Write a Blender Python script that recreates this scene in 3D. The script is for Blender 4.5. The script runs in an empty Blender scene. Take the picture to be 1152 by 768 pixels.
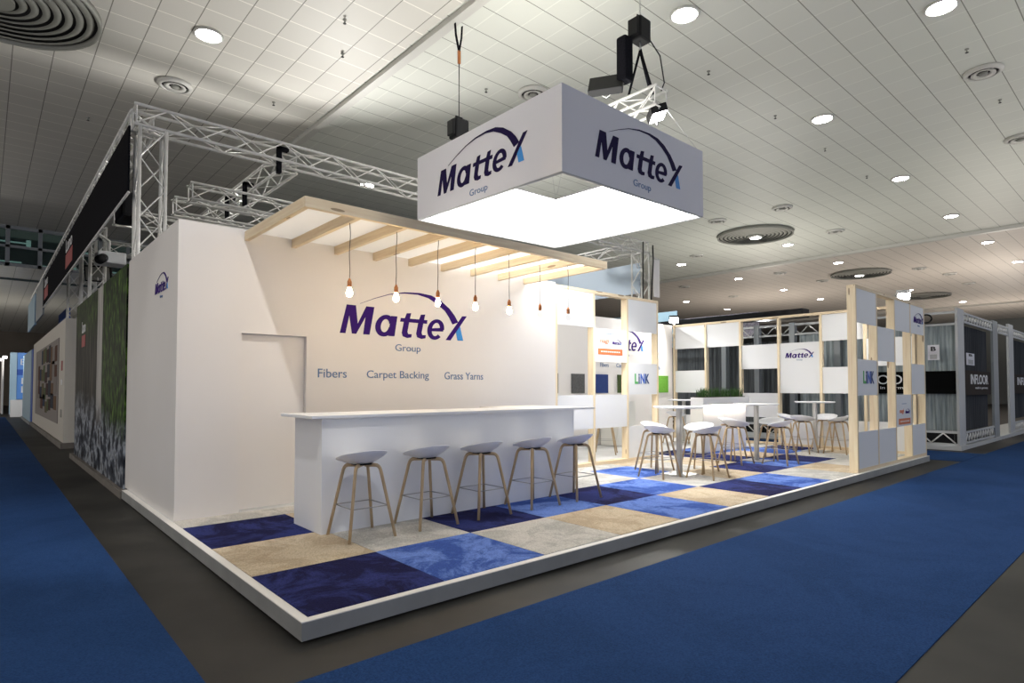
import bpy, bmesh, math, random
from mathutils import Vector, Matrix
random.seed(7)
R = math.radians
scn = bpy.context.scene
COL = scn.collection

# ------------------------------------------------------------------ camera, world, lights, exposure
cam_d = bpy.data.cameras.new('camera')
cam = bpy.data.objects.new('camera', cam_d); COL.objects.link(cam)
cam_d.sensor_width = 36.0
cam_d.lens = 670.0 / 1152.0 * 36.0
cam_d.shift_y = 32.5 / 1152.0
cam_d.clip_start = 0.05; cam_d.clip_end = 300
cam.location = (-1.425, -3.464, 1.5)
cam.rotation_euler = (R(91.7), 0, R(48.4136 - 90.0))
scn.camera = cam
scn.view_settings.view_transform = 'Standard'
scn.view_settings.look = 'None'
scn.view_settings.exposure = 0.0
scn.view_settings.gamma = 1.0
scn.view_settings.use_curve_mapping = False

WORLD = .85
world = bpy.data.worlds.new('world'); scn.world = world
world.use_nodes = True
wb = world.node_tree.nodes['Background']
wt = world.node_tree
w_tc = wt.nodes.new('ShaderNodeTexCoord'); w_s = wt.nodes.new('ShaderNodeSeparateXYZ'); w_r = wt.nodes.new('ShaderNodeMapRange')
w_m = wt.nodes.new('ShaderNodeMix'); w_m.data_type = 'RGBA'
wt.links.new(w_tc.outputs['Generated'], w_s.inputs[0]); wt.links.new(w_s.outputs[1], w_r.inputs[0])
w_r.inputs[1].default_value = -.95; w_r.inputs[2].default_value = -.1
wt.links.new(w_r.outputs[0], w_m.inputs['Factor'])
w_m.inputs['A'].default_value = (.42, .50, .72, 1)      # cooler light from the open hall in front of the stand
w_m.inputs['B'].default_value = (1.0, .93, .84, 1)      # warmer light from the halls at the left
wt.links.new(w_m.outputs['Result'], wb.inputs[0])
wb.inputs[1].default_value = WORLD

def area(name, loc, rot, sx, sy, power, color=(1, 1, 1)):
    l = bpy.data.lights.new(name, 'AREA'); l.shape = 'RECTANGLE'; l.size = sx; l.size_y = sy
    l.energy = power; l.color = color
    o = bpy.data.objects.new(name, l); COL.objects.link(o); o.location = loc; o.rotation_euler = rot
    return o

def spot(name, loc, target, power, angle, color=(1, 1, 1), size=.08, blend=.6):
    l = bpy.data.lights.new(name, 'SPOT'); l.energy = power; l.spot_size = R(angle); l.spot_blend = blend
    l.color = color; l.shadow_soft_size = size
    o = bpy.data.objects.new(name, l); COL.objects.link(o); o.location = loc
    d = Vector(target) - Vector(loc)
    o.rotation_euler = d.to_track_quat('-Z', 'Y').to_euler()
    return o

BOX_EMIT = 9.0
HALL_LAMP = 70.0
UPL = 0.31
spot('flood_light_back_corner', (12.55, 5.55, 3.48), (9.0, 4.2, .6), 430, 150, (1, .97, .93), .08)
spot('flood_light_right_frame', (12.4, .30, 3.42), (10.0, 3.5, .3), 380, 150, (1, .97, .93), .08)
spot('stand_fill_spot', (6.75, 2.6, 3.9), (7.5, 2.4, .1), 420, 92, (1, .98, .95), .15)  # added spot without a fixture, brightens the floor beside the bar
area('box_uplight', (5.0, 2.7, 5.1), (R(180), 0, 0), 2.2, 2.2, 100, (1, .98, .92))
for (x, y) in [(1.55, 2.2), (1.55, -3.9), (7.6, -3.9), (13.6, -3.9), (-4.5, 2.2), (-4.5, 8.3)]:
    spot('hall_downlight', (x, y, 7.9), (x, y, 0), 180, 120, (1, .97, .92), .2)

spot('hall_spot', (-1.0, -1.0, 7.9), (.5, 3.4, 1.4), 900, 34, (1, .97, .93), .08, .5)
spot('neighbour_fill_spot', (6.5, 9.0, 5.0), (12.2, 8.0, 4.2), 1300, 120, (1, .98, .95), .1)  # unseen spot added to brighten the pale banner and the truss there
spot('neighbour_fill_spot', (5.5, 11.0, 4.6), (3.0, 8.0, 5.2), 1500, 140, (1, .98, .95), .1)  # unseen spot added to brighten the cross trusses
spot('booth_fill_spot', (18.5, 6.0, 3.3), (17, 5, 1), 300, 150, (.95, 1, 1), .1)  # unseen, added to lift the dark curtains behind the pine openings
spot('back_boards_fill_spot', (14.6, 9.5, 5.6), (17.2, 8.0, 3.6), 420, 100, (.95, 1, 1), .1)  # unseen, added so the blue board and beaded band show up
spot('aisle_end_fill_spot', (-1.2, 33.5, 4.0), (.4, 38, 2.0), 420, 90, (1, 1, 1), .1)  # unseen, added to brighten the blue EN board
# unseen upward spots, added to brighten the hall ceiling
for (x, y, z, e) in [(22, -5, 2.5, 3000), (24, 9, 2.5, 3000), (38, 3, 1.6, 4200), (40, 16, 1.6, 4200), (56, 5, 1.6, 4600), (12, -6, 4.2, 1300), (10, 11, 5.4, 160), (-4, -3, 4.2, 850), (-5, 8, 4.2, 180), (-1.5, 40, 1.8, 1000), (-4, 18, 4.2, 90)]:
    spot('ceiling_fill_spot', (x, y, z), (x, y, 9), e * UPL, 168, (1, .96, .88) if x < 27 else (1, .90, .80), .4, .3)

# ------------------------------------------------------------------ materials
def nt(name):
    m = bpy.data.materials.new(name); m.use_nodes = True
    t = m.node_tree; b = t.nodes['Principled BSDF']
    return m, t, b

def plain(name, col, rough=.5, metal=0.0, spec=.5):
    m, t, b = nt(name)
    b.inputs['Base Color'].default_value = (*col, 1)
    b.inputs['Roughness'].default_value = rough
    b.inputs['Metallic'].default_value = metal
    b.inputs['Specular IOR Level'].default_value = spec
    return m

def noisy(name, c1, c2, scale=4.0, rough=.6, metal=0.0, stretch=(1, 1, 1), detail=4, lo=.35, hi=.65, bump=0.0, spec=.5, sharp=False):
    m, t, b = nt(name)
    tc = t.nodes.new('ShaderNodeTexCoord'); mp = t.nodes.new('ShaderNodeMapping')
    mp.inputs['Scale'].default_value = stretch
    n = t.nodes.new('ShaderNodeTexNoise'); n.inputs['Scale'].default_value = scale; n.inputs['Detail'].default_value = detail
    r = t.nodes.new('ShaderNodeValToRGB')
    r.color_ramp.elements[0].position = lo; r.color_ramp.elements[1].position = hi
    r.color_ramp.elements[0].color = (*c1, 1); r.color_ramp.elements[1].color = (*c2, 1)
    t.links.new(tc.outputs['Object'], mp.inputs[0]); t.links.new(mp.outputs[0], n.inputs['Vector'])
    t.links.new(n.outputs['Fac'], r.inputs[0]); t.links.new(r.outputs[0], b.inputs['Base Color'])
    b.inputs['Roughness'].default_value = rough; b.inputs['Metallic'].default_value = metal
    b.inputs['Specular IOR Level'].default_value = spec
    if bump:
        bp = t.nodes.new('ShaderNodeBump'); bp.inputs['Strength'].default_value = bump
        n2 = t.nodes.new('ShaderNodeTexNoise'); n2.inputs['Scale'].default_value = 220
        t.links.new(tc.outputs['Object'], n2.inputs['Vector'])
        t.links.new(n2.outputs['Fac'], bp.inputs['Height']); t.links.new(bp.outputs[0], b.inputs['Normal'])
    return m

def emit(name, col, strength):
    m = bpy.data.materials.new(name); m.use_nodes = True
    t = m.node_tree; t.nodes.clear()
    e = t.nodes.new('ShaderNodeEmission'); e.inputs[0].default_value = (*col, 1); e.inputs[1].default_value = strength
    o = t.nodes.new('ShaderNodeOutputMaterial'); t.links.new(e.outputs[0], o.inputs[0])
    return m

def lightbox(name, col, strength):
    """stretched textile that glows on its underside only; its back is plain white cloth"""
    m = emit(name, col, strength); t = m.node_tree
    e = [n for n in t.nodes if n.type == 'EMISSION'][0]; o = [n for n in t.nodes if n.type == 'OUTPUT_MATERIAL'][0]
    g = t.nodes.new('ShaderNodeNewGeometry'); s = t.nodes.new('ShaderNodeSeparateXYZ'); t.links.new(g.outputs['Incoming'], s.inputs[0])
    lt = t.nodes.new('ShaderNodeMath'); lt.operation = 'GREATER_THAN'; lt.inputs[1].default_value = 0.0; t.links.new(s.outputs[2], lt.inputs[0])
    d = t.nodes.new('ShaderNodeBsdfDiffuse'); d.inputs[0].default_value = (.8, .8, .8, 1)
    mx = t.nodes.new('ShaderNodeMixShader'); t.links.new(lt.outputs[0], mx.inputs[0]); t.links.new(e.outputs[0], mx.inputs[1]); t.links.new(d.outputs[0], mx.inputs[2])
    t.links.new(mx.outputs[0], o.inputs[0]); return m

def math_node(t, op, a, b=None):
    n = t.nodes.new('ShaderNodeMath'); n.operation = op
    for i, v in enumerate((a, b)):
        if v is None: continue
        if isinstance(v, (int, float)): n.inputs[i].default_value = v
        else: t.links.new(v, n.inputs[i])
    return n.outputs[0]

def ceiling_mat(name, base, dark_axis, rib=1.12):
    """metal tiles 0.6 m: open dark joints along one axis, pale ribs along the other"""
    m, t, b = nt(name)
    tc = t.nodes.new('ShaderNodeTexCoord'); s = t.nodes.new('ShaderNodeSeparateXYZ')
    t.links.new(tc.outputs['Object'], s.inputs[0])
    ax, ay = (s.outputs[0], s.outputs[1]) if dark_axis == 'x' else (s.outputs[1], s.outputs[0])
    def line(v, w, off):
        f = math_node(t, 'FRACT', math_node(t, 'ADD', math_node(t, 'DIVIDE', v, .605), off + 50))
        return math_node(t, 'LESS_THAN', math_node(t, 'ABSOLUTE', math_node(t, 'SUBTRACT', f, .5)), w)
    dark = line(ax, .014, .37); light = line(ay, .02, .1)
    n = t.nodes.new('ShaderNodeTexWhiteNoise'); n.noise_dimensions = '2D'
    cmb = t.nodes.new('ShaderNodeCombineXYZ')
    t.links.new(math_node(t, 'FLOOR', math_node(t, 'ADD', math_node(t, 'DIVIDE', ax, .605), .87)), cmb.inputs[0])
    t.links.new(math_node(t, 'FLOOR', math_node(t, 'ADD', math_node(t, 'DIVIDE', ay, .605), .6)), cmb.inputs[1])
    t.links.new(cmb.outputs[0], n.inputs['Vector'])
    k = math_node(t, 'ADD', math_node(t, 'MULTIPLY', n.outputs['Value'], .03), .97)
    v = t.nodes.new('ShaderNodeVectorMath'); v.operation = 'SCALE'; v.inputs[0].default_value = base
    t.links.new(k, v.inputs['Scale'])
    m1 = t.nodes.new('ShaderNodeMix'); m1.data_type = 'RGBA'
    t.links.new(light, m1.inputs['Factor']); t.links.new(v.outputs[0], m1.inputs['A'])
    m1.inputs['B'].default_value = (base[0]*rib, base[1]*rib, base[2]*rib, 1)
    m2 = t.nodes.new('ShaderNodeMix'); m2.data_type = 'RGBA'
    t.links.new(dark, m2.inputs['Factor']); t.links.new(m1.outputs['Result'], m2.inputs['A'])
    m2.inputs['B'].default_value = (base[0]*.35, base[1]*.35, base[2]*.33, 1)
    t.links.new(m2.outputs['Result'], b.inputs['Base Color'])
    b.inputs['Roughness'].default_value = .55
    b.inputs['Specular IOR Level'].default_value = .25
    return m

def wood_mat(name, c1, c2, axis, knots=True):
    """pale pine: grain stretched along an axis, with round knots"""
    m, t, b = nt(name)
    st = {'x': (1.2, 22, 22), 'y': (22, 1.2, 22), 'z': (22, 22, 1.2)}[axis]
    tc = t.nodes.new('ShaderNodeTexCoord'); mp = t.nodes.new('ShaderNodeMapping'); mp.inputs['Scale'].default_value = st
    n = t.nodes.new('ShaderNodeTexNoise'); n.inputs['Scale'].default_value = 1.6; n.inputs['Detail'].default_value = 5
    r = t.nodes.new('ShaderNodeValToRGB'); r.color_ramp.elements[0].color = (*c1, 1); r.color_ramp.elements[1].color = (*c2, 1)
    r.color_ramp.elements[0].position = .3; r.color_ramp.elements[1].position = .7
    t.links.new(tc.outputs['Object'], mp.inputs[0]); t.links.new(mp.outputs[0], n.inputs['Vector']); t.links.new(n.outputs['Fac'], r.inputs[0])
    out = r.outputs[0]
    if knots:
        st2 = {'x': (2.2, 12, 12), 'y': (12, 2.2, 12), 'z': (12, 12, 2.2)}[axis]
        mp2 = t.nodes.new('ShaderNodeMapping'); mp2.inputs['Scale'].default_value = [v * .42 for v in st2]
        vo = t.nodes.new('ShaderNodeTexVoronoi'); vo.inputs['Scale'].default_value = 1.5
        t.links.new(tc.outputs['Object'], mp2.inputs[0]); t.links.new(mp2.outputs[0], vo.inputs['Vector'])
        lt = math_node(t, 'LESS_THAN', vo.outputs['Distance'], .13)
        mx = t.nodes.new('ShaderNodeMix'); mx.data_type = 'RGBA'
        t.links.new(math_node(t, 'MULTIPLY', lt, .75), mx.inputs['Factor']); t.links.new(out, mx.inputs['A'])
        mx.inputs['B'].default_value = (.20, .12, .06, 1); out = mx.outputs['Result']
    t.links.new(out, b.inputs['Base Color']); b.inputs['Roughness'].default_value = .6
    return m

def carpet_mat(name, c1, c2, scale=2.2):
    """cut pile with softly blotched tone"""
    m, t, b = nt(name)
    tc = t.nodes.new('ShaderNodeTexCoord')
    n = t.nodes.new('ShaderNodeTexNoise'); n.inputs['Scale'].default_value = scale; n.inputs['Detail'].default_value = 12; n.inputs['Roughness'].default_value = .74; n.inputs['Distortion'].default_value = .6
    t.links.new(tc.outputs['Object'], n.inputs['Vector'])
    r = t.nodes.new('ShaderNodeValToRGB'); r.color_ramp.elements[0].position = .45; r.color_ramp.elements[1].position = .55
    r.color_ramp.elements[0].color = (*c1, 1); r.color_ramp.elements[1].color = (*c2, 1)
    t.links.new(n.outputs['Fac'], r.inputs[0])
    n2 = t.nodes.new('ShaderNodeTexNoise'); n2.inputs['Scale'].default_value = 95; n2.inputs['Detail'].default_value = 4
    t.links.new(tc.outputs['Object'], n2.inputs['Vector'])
    mx = t.nodes.new('ShaderNodeMix'); mx.data_type = 'RGBA'; mx.blend_type = 'MULTIPLY'; mx.inputs['Factor'].default_value = .55
    r2 = t.nodes.new('ShaderNodeValToRGB'); r2.color_ramp.elements[0].position = .3; r2.color_ramp.elements[1].position = .7
    r2.color_ramp.elements[0].color = (.45, .45, .45, 1); r2.color_ramp.elements[1].color = (1.25, 1.25, 1.25, 1)
    t.links.new(n2.outputs['Fac'], r2.inputs[0])
    t.links.new(r.outputs[0], mx.inputs['A']); t.links.new(r2.outputs[0], mx.inputs['B'])
    t.links.new(mx.outputs['Result'], b.inputs['Base Color'])
    bp = t.nodes.new('ShaderNodeBump'); bp.inputs['Strength'].default_value = .35; bp.inputs['Distance'].default_value = .01
    t.links.new(n2.outputs['Fac'], bp.inputs['Height']); t.links.new(bp.outputs[0], b.inputs['Normal'])
    b.inputs['Roughness'].default_value = .95; b.inputs['Specular IOR Level'].default_value = .1
    return m

def translucent(name, col, amt):
    m = bpy.data.materials.new(name); m.use_nodes = True
    t = m.node_tree; t.nodes.clear()
    d = t.nodes.new('ShaderNodeBsdfDiffuse'); d.inputs[0].default_value = (*col, 1)
    tr = t.nodes.new('ShaderNodeBsdfTranslucent'); tr.inputs[0].default_value = (*col, 1)
    mx = t.nodes.new('ShaderNodeMixShader'); mx.inputs[0].default_value = amt
    o = t.nodes.new('ShaderNodeOutputMaterial')
    t.links.new(d.outputs[0], mx.inputs[1]); t.links.new(tr.outputs[0], mx.inputs[2]); t.links.new(mx.outputs[0], o.inputs[0])
    return m

def glass(name):
    m, t, b = nt(name)
    b.inputs['Roughness'].default_value = .02; b.inputs['Transmission Weight'].default_value = 1.0; b.inputs['IOR'].default_value = 1.02
    return m

def mural_mat():
    """glossy print of a green rock face with a waterfall and wet rocks"""
    m, t, b = nt('waterfall_print')
    tc = t.nodes.new('ShaderNodeTexCoord'); s = t.nodes.new('ShaderNodeSeparateXYZ'); t.links.new(tc.outputs['Object'], s.inputs[0])
    def noise(scale, st=(1, 1, 1), detail=8):
        mp = t.nodes.new('ShaderNodeMapping'); mp.inputs['Scale'].default_value = st
        n = t.nodes.new('ShaderNodeTexNoise'); n.inputs['Scale'].default_value = scale; n.inputs['Detail'].default_value = detail
        t.links.new(tc.outputs['Object'], mp.inputs[0]); t.links.new(mp.outputs[0], n.inputs['Vector']); return n.outputs['Fac']
    def ramp(f, *els):
        r = t.nodes.new('ShaderNodeValToRGB')
        while len(r.color_ramp.elements) < len(els): r.color_ramp.elements.new(.5)
        for e, (p, c) in zip(r.color_ramp.elements, els): e.position = p; e.color = (*c, 1)
        t.links.new(f, r.inputs[0]); return r.outputs[0]
    def mix(f, a, b_):
        x = t.nodes.new('ShaderNodeMix'); x.data_type = 'RGBA'
        t.links.new(f, x.inputs['Factor']); t.links.new(a, x.inputs['A']); t.links.new(b_, x.inputs['B']); return x.outputs['Result']
    leaves = ramp(noise(7, (1, 2.0, .8)), (.36, (.003, .006, .002)), (.50, (.016, .034, .007)), (.60, (.055, .12, .018)), (.72, (.16, .26, .05)))
    rock = ramp(noise(3, (1, 2.0, .35)), (.32, (.006, .006, .006)), (.5, (.022, .022, .018)), (.66, (.075, .066, .052)))
    wet = ramp(noise(3.2, (1, 1, 1.2), 4), (.35, (.012, .014, .02)), (.48, (.07, .08, .10)), (.56, (.35, .38, .42)), (.7, (.05, .05, .055)))
    fall = ramp(noise(6, (1, 3, .25)), (.3, (.25, .24, .22)), (.7, (.60, .58, .55)))
    wob = math_node(t, 'MULTIPLY', math_node(t, 'SUBTRACT', noise(.9, (1, .3, 1), 5), .5), 2.6)
    yy = math_node(t, 'ADD', s.outputs[1], wob)
    f_left = t.nodes.new('ShaderNodeMapRange'); t.links.new(yy, f_left.inputs[0])
    f_left.inputs[1].default_value = 2.0; f_left.inputs[2].default_value = 2.6
    c = mix(f_left.outputs[0], leaves, rock)
    zz = math_node(t, 'ADD', s.outputs[2], math_node(t, 'MULTIPLY', wob, .3))
    up = t.nodes.new('ShaderNodeMapRange'); t.links.new(zz, up.inputs[0]); up.inputs[1].default_value = 2.2; up.inputs[2].default_value = 2.7
    c = mix(math_node(t, 'MULTIPLY', up.outputs[0], .7), c, leaves)
    w2 = math_node(t, 'ADD', s.outputs[1], math_node(t, 'MULTIPLY', wob, .05))
    is_fall = math_node(t, 'MULTIPLY', math_node(t, 'GREATER_THAN', w2, 2.12), math_node(t, 'LESS_THAN', w2, 2.72))
    c = mix(is_fall, c, fall)
    lowr = t.nodes.new('ShaderNodeMapRange'); t.links.new(math_node(t, 'SUBTRACT', zz, math_node(t, 'MULTIPLY', s.outputs[1], .09)), lowr.inputs[0])
    lowr.inputs[1].default_value = .55; lowr.inputs[2].default_value = .95
    c = mix(lowr.outputs[0], wet, c)
    t.links.new(c, b.inputs['Base Color'])
    b.inputs['Roughness'].default_value = .45; b.inputs['Specular IOR Level'].default_value = .03
    return m

M = dict(
    concrete=noisy('dark_concrete', (.011, .0105, .0095), (.042, .040, .035), 1.0, .55, detail=10, lo=.3, hi=.75, spec=.25),
    aisle=carpet_mat('blue_needle_felt', (.015, .050, .152), (.018, .057, .172), .9),
    navy=carpet_mat('navy_pile', (.012, .012, .058), (.028, .038, .160), 1.6),
    royal=carpet_mat('royal_blue_pile', (.045, .098, .36), (.15, .25, .64), 1.9),
    beige=carpet_mat('beige_pile', (.50, .40, .28), (.62, .52, .38), 2.2),
    grey=carpet_mat('light_grey_pile', (.46, .45, .42), (.60, .58, .54), 2.4),
    trim=noisy('painted_plinth', (.25, .255, .25), (.30, .305, .30), 3, .6),
    trim_top=plain('white_edge', (.82, .80, .76), .5),
    white=noisy('white_wall_paint', (.76, .73, .70), (.79, .76, .73), .7, .65),
    white_cool=plain('white_laminate', (.80, .81, .83), .4),
    panel=plain('white_panel', (.74, .75, .76), .5),
    cream=plain('cream_board', (.76, .75, .70), .55),
    floor_white=noisy('white_floor', (.60, .60, .59), (.70, .70, .69), 1.5, .5),
    pine_x=wood_mat('pine_along_x', (.70, .55, .36), (.80, .68, .48), 'x'),
    pine_y=wood_mat('pine_along_y', (.70, .55, .36), (.80, .68, .48), 'y'),
    pine_z=wood_mat('pine_upright', (.72, .58, .38), (.82, .71, .51), 'z'),
    oak=wood_mat('oak_veneer', (.42, .30, .17), (.55, .41, .25), 'z', False),
    seat=plain('white_plastic_seat', (.84, .85, .88), .35),
    steel=noisy('brushed_steel', (.45, .45, .44), (.58, .58, .56), 30, .35, .9, (1, 1, .05)),
    chrome=plain('satin_rod', (.42, .42, .42), .3, .9),
    alu=noisy('aluminium_tube', (.70, .69, .66), (.82, .81, .78), 8, .38, .25),
    black=plain('black_plastic', (.008, .008, .009), .5, 0, .2),
    blackcloth=noisy('black_fabric', (.006, .006, .008), (.013, .013, .017), 60, .95, spec=.05),
    rubber=plain('black_cable', (.015, .015, .015), .6),
    purple=plain('violet_ink', (.036, .009, .150), .6, 0, .1),
    ink=plain('navy_ink', (.012, .006, .048), .6, 0, .08),
    cyan=plain('cyan_ink', (.04, .26, .66), .5),
    steelblue=plain('steel_blue_ink', (.10, .19, .36), .5),
    box=translucent('printed_textile', (.80, .79, .82), .12),
    diffuser=lightbox('luminous_textile', (1, .985, .96), BOX_EMIT),
    sheet=translucent('white_canopy_sheet', (.92, .90, .87), .35),
    copper=plain('copper_socket', (.50, .20, .08), .3, .85),
    bulb=emit('filament_bulb', (1.0, .76, .46), 190.0),
    lampglass=glass('unlit_bulb_glass'),
    lens=emit('downlight_lens', (1, .99, .96), HALL_LAMP),
    rim=plain('downlight_rim', (.55, .54, .50), .4),
    vent=plain('vent_grey', (.25, .25, .22), .6),
    ventdark=plain('vent_slot', (.03, .03, .03), .8),
    floodlens=emit('flood_lens', (1, .98, .95), 60.0),
    orange=plain('orange_print', (.62, .16, .05), .5),
    orange_txt=plain('orange_ink', (.70, .22, .10), .5),
    green_ink=plain('green_ink', (.08, .42, .10), .5),
    blue_ink=plain('blue_ink', (.04, .12, .50), .5),
    teal_ink=plain('dark_teal_ink', (.02, .06, .20), .5),
    greyfoam=noisy('grey_sample', (.07, .07, .07), (.11, .11, .11), 40, .9),
    bluesample=noisy('blue_sample', (.008, .03, .15), (.012, .04, .19), 60, .9),
    darkgreen=noisy('dark_green_sample', (.03, .06, .01), (.06, .09, .02), 60, .9),
    limegreen=noisy('bright_green_sample', (.10, .30, .02), (.16, .42, .04), 60, .9),
    warmled=emit('warm_led_strip', (1, .86, .70), 90.0),
    leaf=noisy('grass_leaf', (.02, .07, .01), (.05, .14, .02), 12, .5),
    soil=plain('planter_soil', (.03, .02, .015), .9),
    curtain=noisy('grey_gauze_curtain', (.20, .24, .25), (.42, .47, .48), 3, .8, 0, (1, 6, .4)),
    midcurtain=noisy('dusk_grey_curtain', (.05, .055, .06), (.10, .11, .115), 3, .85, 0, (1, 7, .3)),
    darkcurtain=noisy('charcoal_curtain', (.022, .024, .027), (.045, .047, .052), 4, .85, 0, (8, 8, .2)),
    framegrey=plain('pale_grey_profile', (.50, .51, .51), .45),
    framedark=plain('grey_profile', (.26, .28, .29), .45),
    bandblack=plain('black_sign_band', (.003, .003, .003), .8, 0, .05),
    bandbrown=plain('dark_brown_sign_band', (.040, .031, .027), .8, 0, .1),
    signwhite=plain('white_print', (.80, .80, .80), .5),
    paper=plain('notice_paper', (.75, .74, .78), .6),
    redprint=plain('red_print', (.36, .05, .05), .6),
    blackprint=plain('black_print', (.02, .02, .02), .6),
    mural=mural_mat(),
    boothcream=plain('cream_wall', (.60, .56, .49), .6),
    boothgrey=plain('grey_collage_ground', (.30, .27, .25), .7, 0, .1),
    plinth=noisy('grey_plinth', (.13, .115, .10), (.18, .16, .14), 2, .6),
    bluewall=plain('sky_blue_board', (.12, .32, .78), .5),
    bluedeep=plain('deep_blue_board', (.02, .10, .50), .5),
    palebanner=translucent('pale_print_banner', (.66, .74, .82), .45),
    lightblue=plain('pale_blue_board', (.38, .55, .66), .5),
    glitter=noisy('grey_beaded_band', (.15, .13, .16), (.42, .38, .44), 60, .6, lo=.45, hi=.55),
    mullion=plain('gallery_mullion', (.32, .33, .32), .5),
    dullwall=noisy('far_wall', (.20, .16, .11), (.26, .21, .15), .5, .8),
    hallwall=plain('hall_wall', (.16, .17, .16), .8),
)

# ------------------------------------------------------------------ helpers
def tag(o, label=None, cat=None, group=None, kind=None):
    if label: o['label'] = label
    if cat: o['category'] = cat
    if group: o['group'] = group
    if kind: o['kind'] = kind
    return o

def wloc(o):
    v = Vector((0, 0, 0))
    while o is not None:
        v += Vector(o.location); o = o.parent
    return v

def thing(name, label, cat, loc=(0, 0, 0), group=None):
    o = bpy.data.objects.new(name, None); COL.objects.link(o)
    o.location = loc; o.empty_display_size = .1
    return tag(o, label, cat, group)

class MB:
    def __init__(s): s.b = bmesh.new()
    def _add(s, vs, fs, smooth=False):
        bv = [s.b.verts.new(v) for v in vs]
        for f in fs:
            try:
                fc = s.b.faces.new([bv[i] for i in f]); fc.smooth = smooth
            except ValueError: pass
        return s
    def box(s, x0, x1, y0, y1, z0, z1, bev=0.0, mat=None):
        t = bmesh.new()
        vs = [t.verts.new((x, y, z)) for z in (z0, z1) for x, y in ((x0, y0), (x1, y0), (x1, y1), (x0, y1))]
        for f in ((3, 2, 1, 0), (4, 5, 6, 7), (0, 1, 5, 4), (1, 2, 6, 5), (2, 3, 7, 6), (3, 0, 4, 7)):
            t.faces.new([vs[i] for i in f])
        if bev: bmesh.ops.bevel(t, geom=list(t.edges), offset=bev, segments=2, affect='EDGES', profile=.6)
        if mat is not None: t.transform(mat)
        t.verts.index_update()
        s._add([v.co.copy() for v in t.verts], [[v.index for v in f.verts] for f in t.faces])
        t.free(); return s
    def tube(s, pts, r, n=8, caps=True, r2=None, smooth=True, flat=1.0):
        pts = [Vector(p) for p in pts]; N = len(pts)
        rs = [r + ((r2 if r2 is not None else r) - r) * i / max(1, N - 1) for i in range(N)]
        vs, fs = [], []
        ref = Vector((0, 0, 1))
        d0 = (pts[1] - pts[0]).normalized()
        if abs(d0.z) > .95: ref = Vector((1, 0, 0))
        prev = None
        for i, p in enumerate(pts):
            d = (pts[min(i + 1, N - 1)] - pts[max(i - 1, 0)]).normalized()
            a = d.cross(ref) if prev is None else prev - d * prev.dot(d)
            a.normalize(); prev = a.copy(); c = d.cross(a)
            for k in range(n):
                t = 2 * math.pi * k / n
                vs.append(p + a * math.cos(t) * rs[i] + c * math.sin(t) * rs[i] * flat)
        for i in range(N - 1):
            for k in range(n):
                k2 = (k + 1) % n
                fs.append((i * n + k, i * n + k2, (i + 1) * n + k2, (i + 1) * n + k))
        if caps: fs.append(tuple(range(n - 1, -1, -1))); fs.append(tuple((N - 1) * n + k for k in range(n)))
        return s._add(vs, fs, smooth)
    def lathe(s, prof, c=(0, 0, 0), n=24, smooth=True, close=False):
        """prof: (r, z) pairs revolved about the upright axis through c"""
        vs, fs = [], []
        for r, z in prof:
            for k in range(n):
                t = 2 * math.pi * k / n
                vs.append(Vector((c[0] + r * math.cos(t), c[1] + r * math.sin(t), c[2] + z)))
        P = len(prof)
        for i in range(P - 1 + (1 if close else 0)):
            j = (i + 1) % P
            for k in range(n):
                k2 = (k + 1) % n
                fs.append((i * n + k, i * n + k2, j * n + k2, j * n + k))
        if not close:
            if prof[0][0] > 1e-6: fs.append(tuple(range(n - 1, -1, -1)))
            if prof[-1][0] > 1e-6: fs.append(tuple((P - 1) * n + k for k in range(n)))
        return s._add(vs, fs, smooth)
    def prism(s, poly, fr, t0=.001, t1=.004):
        s.k = getattr(s, 'k', 0) + 1; t1 += (s.k % 7) * .00012
        """polygon in a frame's (u, v), given thickness along the frame's normal"""
        O, eu, ev, en = fr; n = len(poly)
        vs = [O + eu * u + ev * v + en * t0 for u, v in poly] + [O + eu * u + ev * v + en * t1 for u, v in poly]
        fs = [tuple(range(n - 1, -1, -1)), tuple(range(n, 2 * n))] + [(i, (i + 1) % n, n + (i + 1) % n, n + i) for i in range(n)]
        return s._add(vs, fs)
    def band(s, outer, inner, fr, t0=.001, t1=.004):
        """a ribbon between two polylines of equal count"""
        for i in range(len(outer) - 1):
            s.prism([outer[i], outer[i + 1], inner[i + 1], inner[i]], fr, t0, t1)
        return s
    def build(s, name, m, parent=None, origin=None):
        bmesh.ops.remove_doubles(s.b, verts=list(s.b.verts), dist=1e-5)
        bmesh.ops.recalc_face_normals(s.b, faces=list(s.b.faces))
        if parent is None:
            if origin is None:
                xs = [v.co for v in s.b.verts]
                origin = Vector(((min(v.x for v in xs) + max(v.x for v in xs)) / 2, (min(v.y for v in xs) + max(v.y for v in xs)) / 2, min(v.z for v in xs)))
            off = Vector(origin)
        else: off = wloc(parent)
        bmesh.ops.translate(s.b, verts=list(s.b.verts), vec=-off)
        me = bpy.data.meshes.new(name); s.b.to_mesh(me); s.b.free()
        me.materials.append(m)
        o = bpy.data.objects.new(name, me); COL.objects.link(o)
        if parent is None: o.location = off
        else: o.parent = parent
        return o

def box(name, m, parent, x0, x1, y0, y1, z0, z1, bev=0.0, origin=None):
    return MB().box(x0, x1, y0, y1, z0, z1, bev).build(name, m, parent, origin)

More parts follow.
